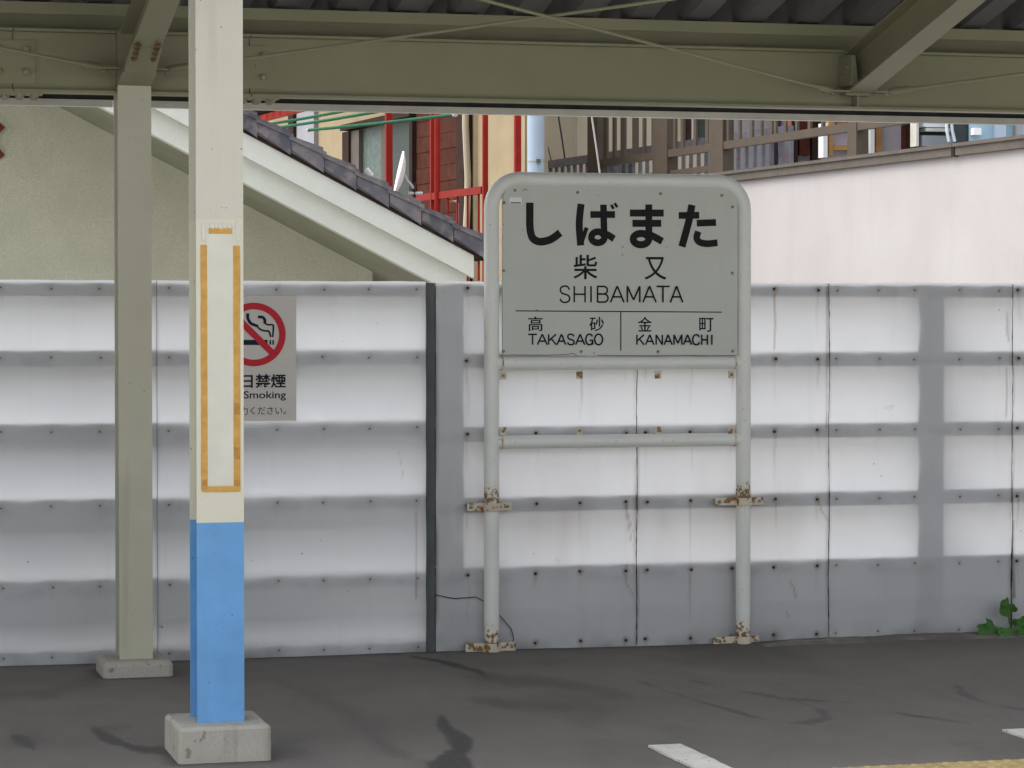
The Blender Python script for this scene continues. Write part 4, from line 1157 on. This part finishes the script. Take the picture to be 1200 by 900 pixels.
def bar(px0, y0, px1, y1, h, off=0.0, dpt=0.04):
    a0, z0 = RP.hit(px0, y0); a1, z1 = RP.hit(px1, y1); mb = MB(); q = []
    p0, p1 = RP.pt(a0, z0, off), RP.pt(a1, z1, off); n = RP.n * dpt / 2; v = Vector((0, 0, h / 2))
    mb.hexa([p0 - n - v, p1 - n - v, p1 + n - v, p0 + n - v, p0 - n + v, p1 - n + v, p1 + n + v, p0 + n + v]); return mb
zh = RP.hit(540, 226)[1]
a0, a1 = RP.hit(474, 226)[0], RP.hit(566, 226)[0]
mb = MB(); n = RP.n * 0.02
mb.hexa([RP.pt(a0, zh - .03) - n, RP.pt(a1, zh - .03) - n, RP.pt(a1, zh - .03) + n, RP.pt(a0, zh - .03) + n, RP.pt(a0, zh + .03) - n, RP.pt(a1, zh + .03) - n, RP.pt(a1, zh + .03) + n, RP.pt(a0, zh + .03) + n])
rpart('rail_beam', mb)
for px in (525, 536, 548, 561):
    a_ = RP.hit(px, 240)[0]; c = RP.pt(a_, 0); mb = MB(); mb.box(c.x - .008, c.x + .008, c.y - .008, c.y + .008, zh - 0.75, zh - 0.0305); rpart('baluster', mb)
mb = bar(566, 301, 480, 306, 0.06); rpart('lower_beam', mb)
for (q0, q1, h) in (((270, 150), (372, 124), 0.07), ((270, 132), (330, 120), 0.05)):
    rpart('roof_beam', bar(*q1, *q0, h, 0.05))
for k in range(9):
    px = 288 + k * 8
    a_, z_ = RP.hit(px, 136 - k * 1.6); mb = MB(); c = RP.pt(a_, z_, 0.1); mb.box(c.x - .25, c.x + .25, c.y - .03, c.y + .03, z_ - .02, z_ + .02); rpart('tread', mb, 'darkwood')
# laundry poles
poles = []
for i, (q0, q1, lab) in enumerate((((300, 148), (425, 126), 'upper'), ((320, 150.5), (470, 126), 'middle'), ((362, 152.5), (532, 134.5), 'lowest'))):
    PL = Plane(P(430, 300, 25.0).x - 0.15 * i, 25.0, R(5.3))
    a0, z0 = PL.hit(*q0); a1, z1 = PL.hit(*q1); mb = MB(); p0, p1 = PL.pt(a0, z0), PL.pt(a1, z1)
    mb.tube([p0, p0 * 0.5 + p1 * 0.5 + Vector((0, 0, -0.006)), p1], 0.0145, 10)
    rt = thing('laundry_pole', {'upper': 'uppermost green laundry pole above the tiled roof', 'middle': 'middle green laundry pole of the three above the tiles', 'lowest': 'lowest and longest green laundry pole passing the window'}[lab], 'pole', tuple(p0), 'green laundry poles')
    local(rt, obj('rod', mb, M['green_pole']))
    d = (p1 - p0).normalized(); mb = MB(); mb.tube([p1, p1 + d * 0.05], 0.017, 8); mb.tube([p0 - d * 0.03, p0], 0.017, 8); local(rt, obj('end_cap', mb, M['alu' if i else 'green_pole']))
# satellite dish seen nearly edge on
DP = P(468, 203, 22.6)
dish = thing('satellite_dish', 'white satellite dish seen edge on above the tiled roof', 'dish', (P(486, 240, 22.6).x, 22.6, P(486, 250, 22.6).z))
mb = MB(); nrm = Vector((-0.965, 0.16, 0.2)).normalized(); v_ = Vector((0.16, -0.05, 0.98)); v_ = (v_ - nrm * v_.dot(nrm)).normalized(); u_ = nrm.cross(v_)
rings = []
for k in range(6):
    r = 0.19 * k / 5
    rings.append([DP + nrm * (-0.045 + 0.045 * (k / 5) ** 2) + (u_ * math.cos(2 * math.pi * j / 24) + v_ * math.sin(2 * math.pi * j / 24)) * r for j in range(24)])
for k in range(1, 5):
    for j in range(24): mb.quad([rings[k][j], rings[k][(j + 1) % 24], rings[k + 1][(j + 1) % 24], rings[k + 1][j]])
mb.quad(rings[1])
o = local(dish, obj('reflector', mb.mesh('reflector', True), M['white'])); sm = o.modifiers.new('thick', 'SOLIDIFY'); sm.thickness = 0.012
mst = P(485.5, 214, 22.6)
mb = MB(); mb.tube([(mst.x, mst.y, P(485.5, 252, 22.6).z), (mst.x, mst.y, mst.z)], 0.014, 10); local(dish, obj('mast', mb, M['cable']))
mb = MB(); mb.tube([DP - nrm * 0.045, DP - nrm * 0.045 + Vector((0.02, 0, -0.05)), Vector((mst.x, mst.y, mst.z - 0.05))], 0.013, 8)
mb.tube([Vector((mst.x - .05, mst.y, mst.z - 0.09)), Vector((mst.x + .07, mst.y, mst.z - 0.09))], 0.014, 8); local(dish, obj('mount_arm', mb, M['alu']))
mb = MB(); q = DP - v_ * 0.17
mb.tube([q, q + nrm * 0.14 + v_ * 0.02, q + nrm * 0.24 + v_ * 0.11], 0.009, 8); mb.tube([q + nrm * 0.22 + v_ * 0.10, q + nrm * 0.28 + v_ * 0.15], 0.022, 10)
local(dish, obj('feed_arm', mb, M['alu']))
# garden tap pipe beneath the red beam
tp = P(536, 236, 23.2)
tap = thing('standpipe', 'grey water pipe with brass tap under the red beam', 'pipe', (tp.x, tp.y, tp.z - 0.3))
mb = MB(); mb.tube([(tp.x, tp.y, tp.z - 0.5), (tp.x + .005, tp.y, tp.z - .02), (tp.x - .01, tp.y, tp.z), (tp.x - .03, tp.y, tp.z)], 0.009, 8); local(tap, obj('pipe', mb, M['alu']))
mb = MB(); mb.tube([(tp.x - .03, tp.y, tp.z), (tp.x - .09, tp.y, tp.z - .002)], 0.011, 8); mb.box(tp.x - .085, tp.x - .045, tp.y - .01, tp.y + .01, tp.z + .022, tp.z + .03); local(tap, obj('tap', mb, M['orangewood']))

# pale blue pole with strap
bp = P(628, 165, 23.0); rb = 10.2 * 23.7 / FPX
pole = thing('pale_blue_pole', 'pale blue round pole with a steel strap rising behind the sign', 'pole', (bp.x, bp.y, -1))
mb = MB(); mb.tube([(bp.x, bp.y, -1), (bp.x, bp.y, 5.2)], rb, 24); local(pole, obj('shaft', mb, M['paleblue'], smooth='auto'))
sz = P(628, 189, 23.0).z
mb = MB(); mb.tube([(bp.x, bp.y, sz - .006), (bp.x, bp.y, sz + .006)], rb + 0.003, 24); local(pole, obj('strap', mb, M['alu']))
mb = MB(); mb.box(bp.x - .02, bp.x + .015, bp.y - rb - .03, bp.y - rb - .003, sz - .018, sz + .014); local(pole, obj('buckle', mb, M['darkpost']))

# cream house and tan house behind
def block(name, label, px0, px1, Y, dp, ztop, m, zbot=-1):
    a, b = P(px0, 200, Y).x, P(px1, 200, Y).x
    root = thing(name, label, 'house', ((a + b) / 2, Y, zbot))
    k = 0.46 * dp                       # side walls sheared along the view so their faces stay hidden
    mb = MB(); mb.hexa([(a, Y, zbot), (b, Y, zbot), (b + k, Y + dp, zbot), (a + k, Y + dp, zbot), (a, Y, ztop), (b, Y, ztop), (b + k, Y + dp, ztop), (a + k, Y + dp, ztop)])
    local(root, obj('wall', mb, M[m]))
    z0, z1 = ztop + .001, ztop + .16
    mb = MB(); mb.hexa([(a - .2, Y - .35, z0), (b + .2, Y - .35, z0), (b + k + .2, Y + dp + .2, z0), (a + k - .2, Y + dp + .2, z0), (a - .2, Y - .35, z1), (b + .2, Y - .35, z1), (b + k + .2, Y + dp + .2, z1), (a + k - .2, Y + dp + .2, z1)])
    local(root, obj('roof', mb, M['darkwood']))
    return root
tanh = block('tan_house', 'tan walled house strip between pale blue pole and cream house', 600, 669.3, 34.5, 5, 7.0, 'tan')
creamh = block('cream_house', 'cream walled house behind the bronze and blue grey railings', 669.5, 850, 35.0, 5, 7.2, 'creamwall')
for (a, b, y0, y1, m_, nm) in ((804, 809, 120, 166, 'darkwood', 'shutter'), (809.3, 814, 120, 166, 'alu', 'frame'), (818, 827, 120, 163, 'glass_dark', 'window'), (713, 722, 186, 215, 'glass', 'window'), (726, 740, 186, 215, 'glass_dark', 'window')):
    mb = MB(); p, q = P(a, y1, 34.97), P(b, y0, 34.97); mb.box(p.x, q.x, 34.93, 34.999, p.z, q.z); local(creamh, obj(nm, mb, M[m_]))
# cables and guy wire
def wire(name, pts, r, m, label, cat):
    mb = MB(); mb.tube([P(*p) for p in pts], r, 6); return tag(obj(name, mb, M[m]), label, cat)
wire('hanging_cable', [(589, 110, 24.5), (586.5, 135, 24.5), (585.2, 157, 24.5), (590, 166, 24.5), (598, 177, 24.5)], 0.016, 'cable', 'bent black cable hanging between the two thin red posts', 'cable')
wire('hanging_cable', [(653, 110, 30), (655, 140, 30), (659, 165, 30), (662, 186, 30)], 0.010, 'cable', 'straight black cable hanging right of the pale blue pole', 'cable')
wire('thin_cable', [(637, 150, 30), (641, 168, 30), (646, 188, 30)], 0.006, 'cable', 'thin dark cable just beside the pale blue pole', 'cable')
wire('guy_wire', [(691, 110, 21.6), (693, 133, 21.6), (699, 175, 21.6), (704, 210, 21.6)], 0.008, 'alu', 'thin pale guy wire slanting before the bronze railing', 'wire')

# ------------------------------------------------------------------ pinkish wall, its coping and the railings above
PA = math.atan2(P(1200, 160, 16).x - P(830, 205, 20.97).x, 4.97)
WP = Plane(P(1200, 160, 16).x, 16.0, PA)
wall = thing('plaster_wall', 'pinkish white plaster wall with brown metal coping right of the sign', 'wall', tuple(WP.pt(3, -1)))
def wslab(pl, a0, a1, z0, z1, o0, o1):
    mb = MB(); q = []
    for z in (z0, z1): q += [pl.pt(a0, z, o0), pl.pt(a1, z, o0), pl.pt(a1, z, o1), pl.pt(a0, z, o1)]
    mb.hexa(q); return mb
ZC = 2.735
local(wall, obj('wall_face', wslab(WP, -2.7, 8.5, -1, ZC - 0.07, -0.15, 0.0), M['pinkwall']))
aj = WP.hit(1122, 172)[0]
for a0, a1 in ((-2.7, aj - 0.004), (aj + 0.004, 3.6), (3.605, 8.5)):
    cp = local(wall, obj('coping', wslab(WP, a0, a1, ZC - 0.069, ZC - 0.012, -0.16, 0.03), M['coping']))
    sub(cp, obj('coping_top', wslab(WP, a0, a1, ZC - 0.0118, ZC + 0.012, -0.165, 0.042), M['coping']))
mb = wslab(WP, aj - 0.02, aj + 0.02, ZC - 0.075, ZC + 0.005, -0.1, 0.037); local(wall, obj('coping_joint', mb, M['darkwood']))

# bronze aluminium railing just behind the wall
BR = Plane(WP.pt(0, 0, -0.45).x, WP.pt(0, 0, -0.45).y, PA)
br = thing('bronze_railing', 'bronze aluminium railing of upright bars behind the plaster wall', 'railing', tuple(BR.pt(4, -1)))
def bpart(name, mb, m='bronze'): return local(br, obj(name, mb, M[m]))
zr = (BR.hit(720, 187.5)[1] + BR.hit(960, 156.5)[1]) / 2
aL, aR = BR.hit(694, 190)[0], BR.hit(1062, 145)[0]
bpart('lower_rail', wslab(BR, aR, aL, zr - 0.035, zr + 0.030, -0.02, 0.03))
bpart('top_rail', wslab(BR, aR, aL, zr + 0.75, zr + 0.81, -0.02, 0.03))
bpart('foot_rail', wslab(BR, BR.hit(838, 190)[0], aL, zr - 0.20, zr - 0.15, -0.02, 0.01))
for px0, px1 in ((692.5, 704), (770, 786), (835, 851.5), (998, 1008.5)):
    a0, a1 = BR.hit(px0, 180)[0], BR.hit(px1, 180)[0]
    bpart('post', wslab(BR, a1, a0, -1, zr + 0.749, -0.065, 0.036))
for px, wpx in ((710.5, 4), (720.5, 3), (731, 5), (745, 5.5), (755.5, 2.5), (766.5, 3.5), (791.5, 2.5), (800.5, 3), (815.5, 3), (829.5, 3.5), (854, 2.5), (867.5, 2), (881.5, 3), (893, 2), (905, 2.5), (909.5, 2.5),
                (921, 2.5), (934.5, 2.5), (949.5, 3), (965, 2.5), (979, 2.5), (992, 2)):
    a0, a1 = BR.hit(px - wpx / 2, 170)[0], BR.hit(px + wpx / 2, 170)[0]
    bpart('baluster', wslab(BR, a1, a0, zr + 0.0305, zr + 0.7495, -0.008, 0.012))
# blue grey railing farther back
a0x, z0x = P(876, 160, 22.3), 0
D = Plane(P(876, 158, 22.3).x, 22.3, R(5.3))
gr = thing('blue_grey_railing', 'rusty blue grey railing with thin close bars behind the bronze railing', 'railing', tuple(D.pt(2, -1)))
zg = (D.hit(876, 158)[1] + D.hit(700, 181)[1] + D.hit(570, 196)[1]) / 3
aL, aR = D.hit(567.5, 196)[0], D.hit(925, 150)[0]
local(gr, obj('top_rail', wslab(D, aR, aL, zg - 0.075, zg, -0.04, 0.03), M['bluegrey']))
local(gr, obj('bottom_rail', wslab(D, aR, aL, zg - 1.1, zg - 1.05, -0.02, 0.02), M['bluegrey']))
n = 46
for k in range(n):
    a = aR + (aL - aR) * k / (n - 1)
    wd = 0.05 if k in (0, 23, n - 1) else 0.011
    local(gr, obj('baluster' if wd < 0.02 else 'post', wslab(D, a - wd, a + wd, zg - (1.049 if wd < .02 else 3.0), zg - 0.0755, -0.015, 0.015), M['bluegrey']))
# houses and things glimpsed over the coping
gh = block('grey_sided_house', 'grey sided house glimpsed between the bronze railing bars', 851, 962, 27.5, 4, 6.5, 'greysiding')
for (a, b, y0, y1, m_, nm) in ((909, 914, 110, 195, 'cable', 'doorway'), (930, 934, 110, 195, 'darkwood', 'jamb'), (936, 948, 110, 182, 'cladding', 'shutter'), (951, 961, 110, 190, 'darkwood', 'shutter')):
    mb = MB(); p, q = P(a, y1, 27.45), P(b, y0, 27.45); mb.box(p.x, q.x, 27.42, 27.499, p.z, q.z); local(gh, obj(nm, mb, M[m_]))
q = P(925, 150, 26.8); mb = MB(); mb.tube([(q.x, q.y, -1), (q.x, q.y, 4.8)], 0.026, 12)
tag(obj('orange_pipe', mb, M['orange']), 'upright orange pipe behind the bronze railing', 'pipe')
lh = block('lilac_house', 'lilac white wall with orange wood frames right of the railing', 963, 1066, 26.0, 4, 6.2, 'lilac')
for (a, b, y0, y1, m_, nm) in ((969, 974, 110, 182, 'orangewood', 'door_frame'), (974.2, 1000, 171, 176, 'orangewood', 'door_frame'), (1024, 1031, 110, 180, 'orangewood', 'door_frame'), (978, 1000, 139, 147, 'orange', 'awning'), (978, 998, 149, 151, 'white', 'panel_line'),
                          (961, 966, 145, 185, 'white', 'downpipe'), (1016, 1021, 110, 180, 'white', 'downpipe'), (1058, 1066, 110, 180, 'cladding', 'corner_board')):
    mb = MB(); p, q = P(a, y1, 25.95), P(b, y0, 25.95); mb.box(p.x, q.x, 25.90 if nm != 'downpipe' else 25.86, 25.998, p.z, q.z); local(lh, obj(nm, mb, M[m_]))
sh = block('shed', 'dark shed with pale boards and white pipes by the coping', 1067, 1134, 25.0, 3, 4.6, 'darkpost')
for (a, b, y0, y1, m_, nm) in ((1078, 1106, 146, 149.5, 'white', 'board'), (1080, 1108, 151, 154.5, 'gutter', 'board'), (1076, 1112, 160, 172, 'greysiding', 'board'), (1069, 1072, 130, 172, 'gutter', 'post')):
    mb = MB(); p, q = P(a, y1, 24.95), P(b, y0, 24.95); mb.box(p.x, q.x, 24.85, 24.999, p.z, q.z); local(sh, obj(nm, mb, M[m_]))
for x0, x1 in ((1109.5, 1112), (1115, 1119)):
    p, q = P(x1, 166, 24.7), P(x0, 140, 24.7); mb = MB(); mb.tube([p, (p + q) / 2 + Vector((-0.01, 0, 0)), q + Vector((0, .0, -.02)), q + Vector((.02, 0, 0)), q + Vector((.04, .1, 0))], 0.016, 8); local(sh, obj('white_pipe', mb, M['white']))
bh = block('light_blue_house', 'light blue house wall at the right end of the coping', 1135, 1300, 24.0, 4, 5.8, 'lightblue')
for (a, b, y0, y1, m_, nm) in ((1140, 1149, 150, 158, 'white', 'vent'), (1167, 1178, 120, 170, 'paleblue', 'panel'), (1190, 1197, 120, 170, 'greysiding', 'panel')):
    mb = MB(); p, q = P(a, y1, 23.95), P(b, y0, 23.95); mb.box(p.x, q.x, 23.93, 23.999, p.z, q.z); local(bh, obj(nm, mb, M[m_]))
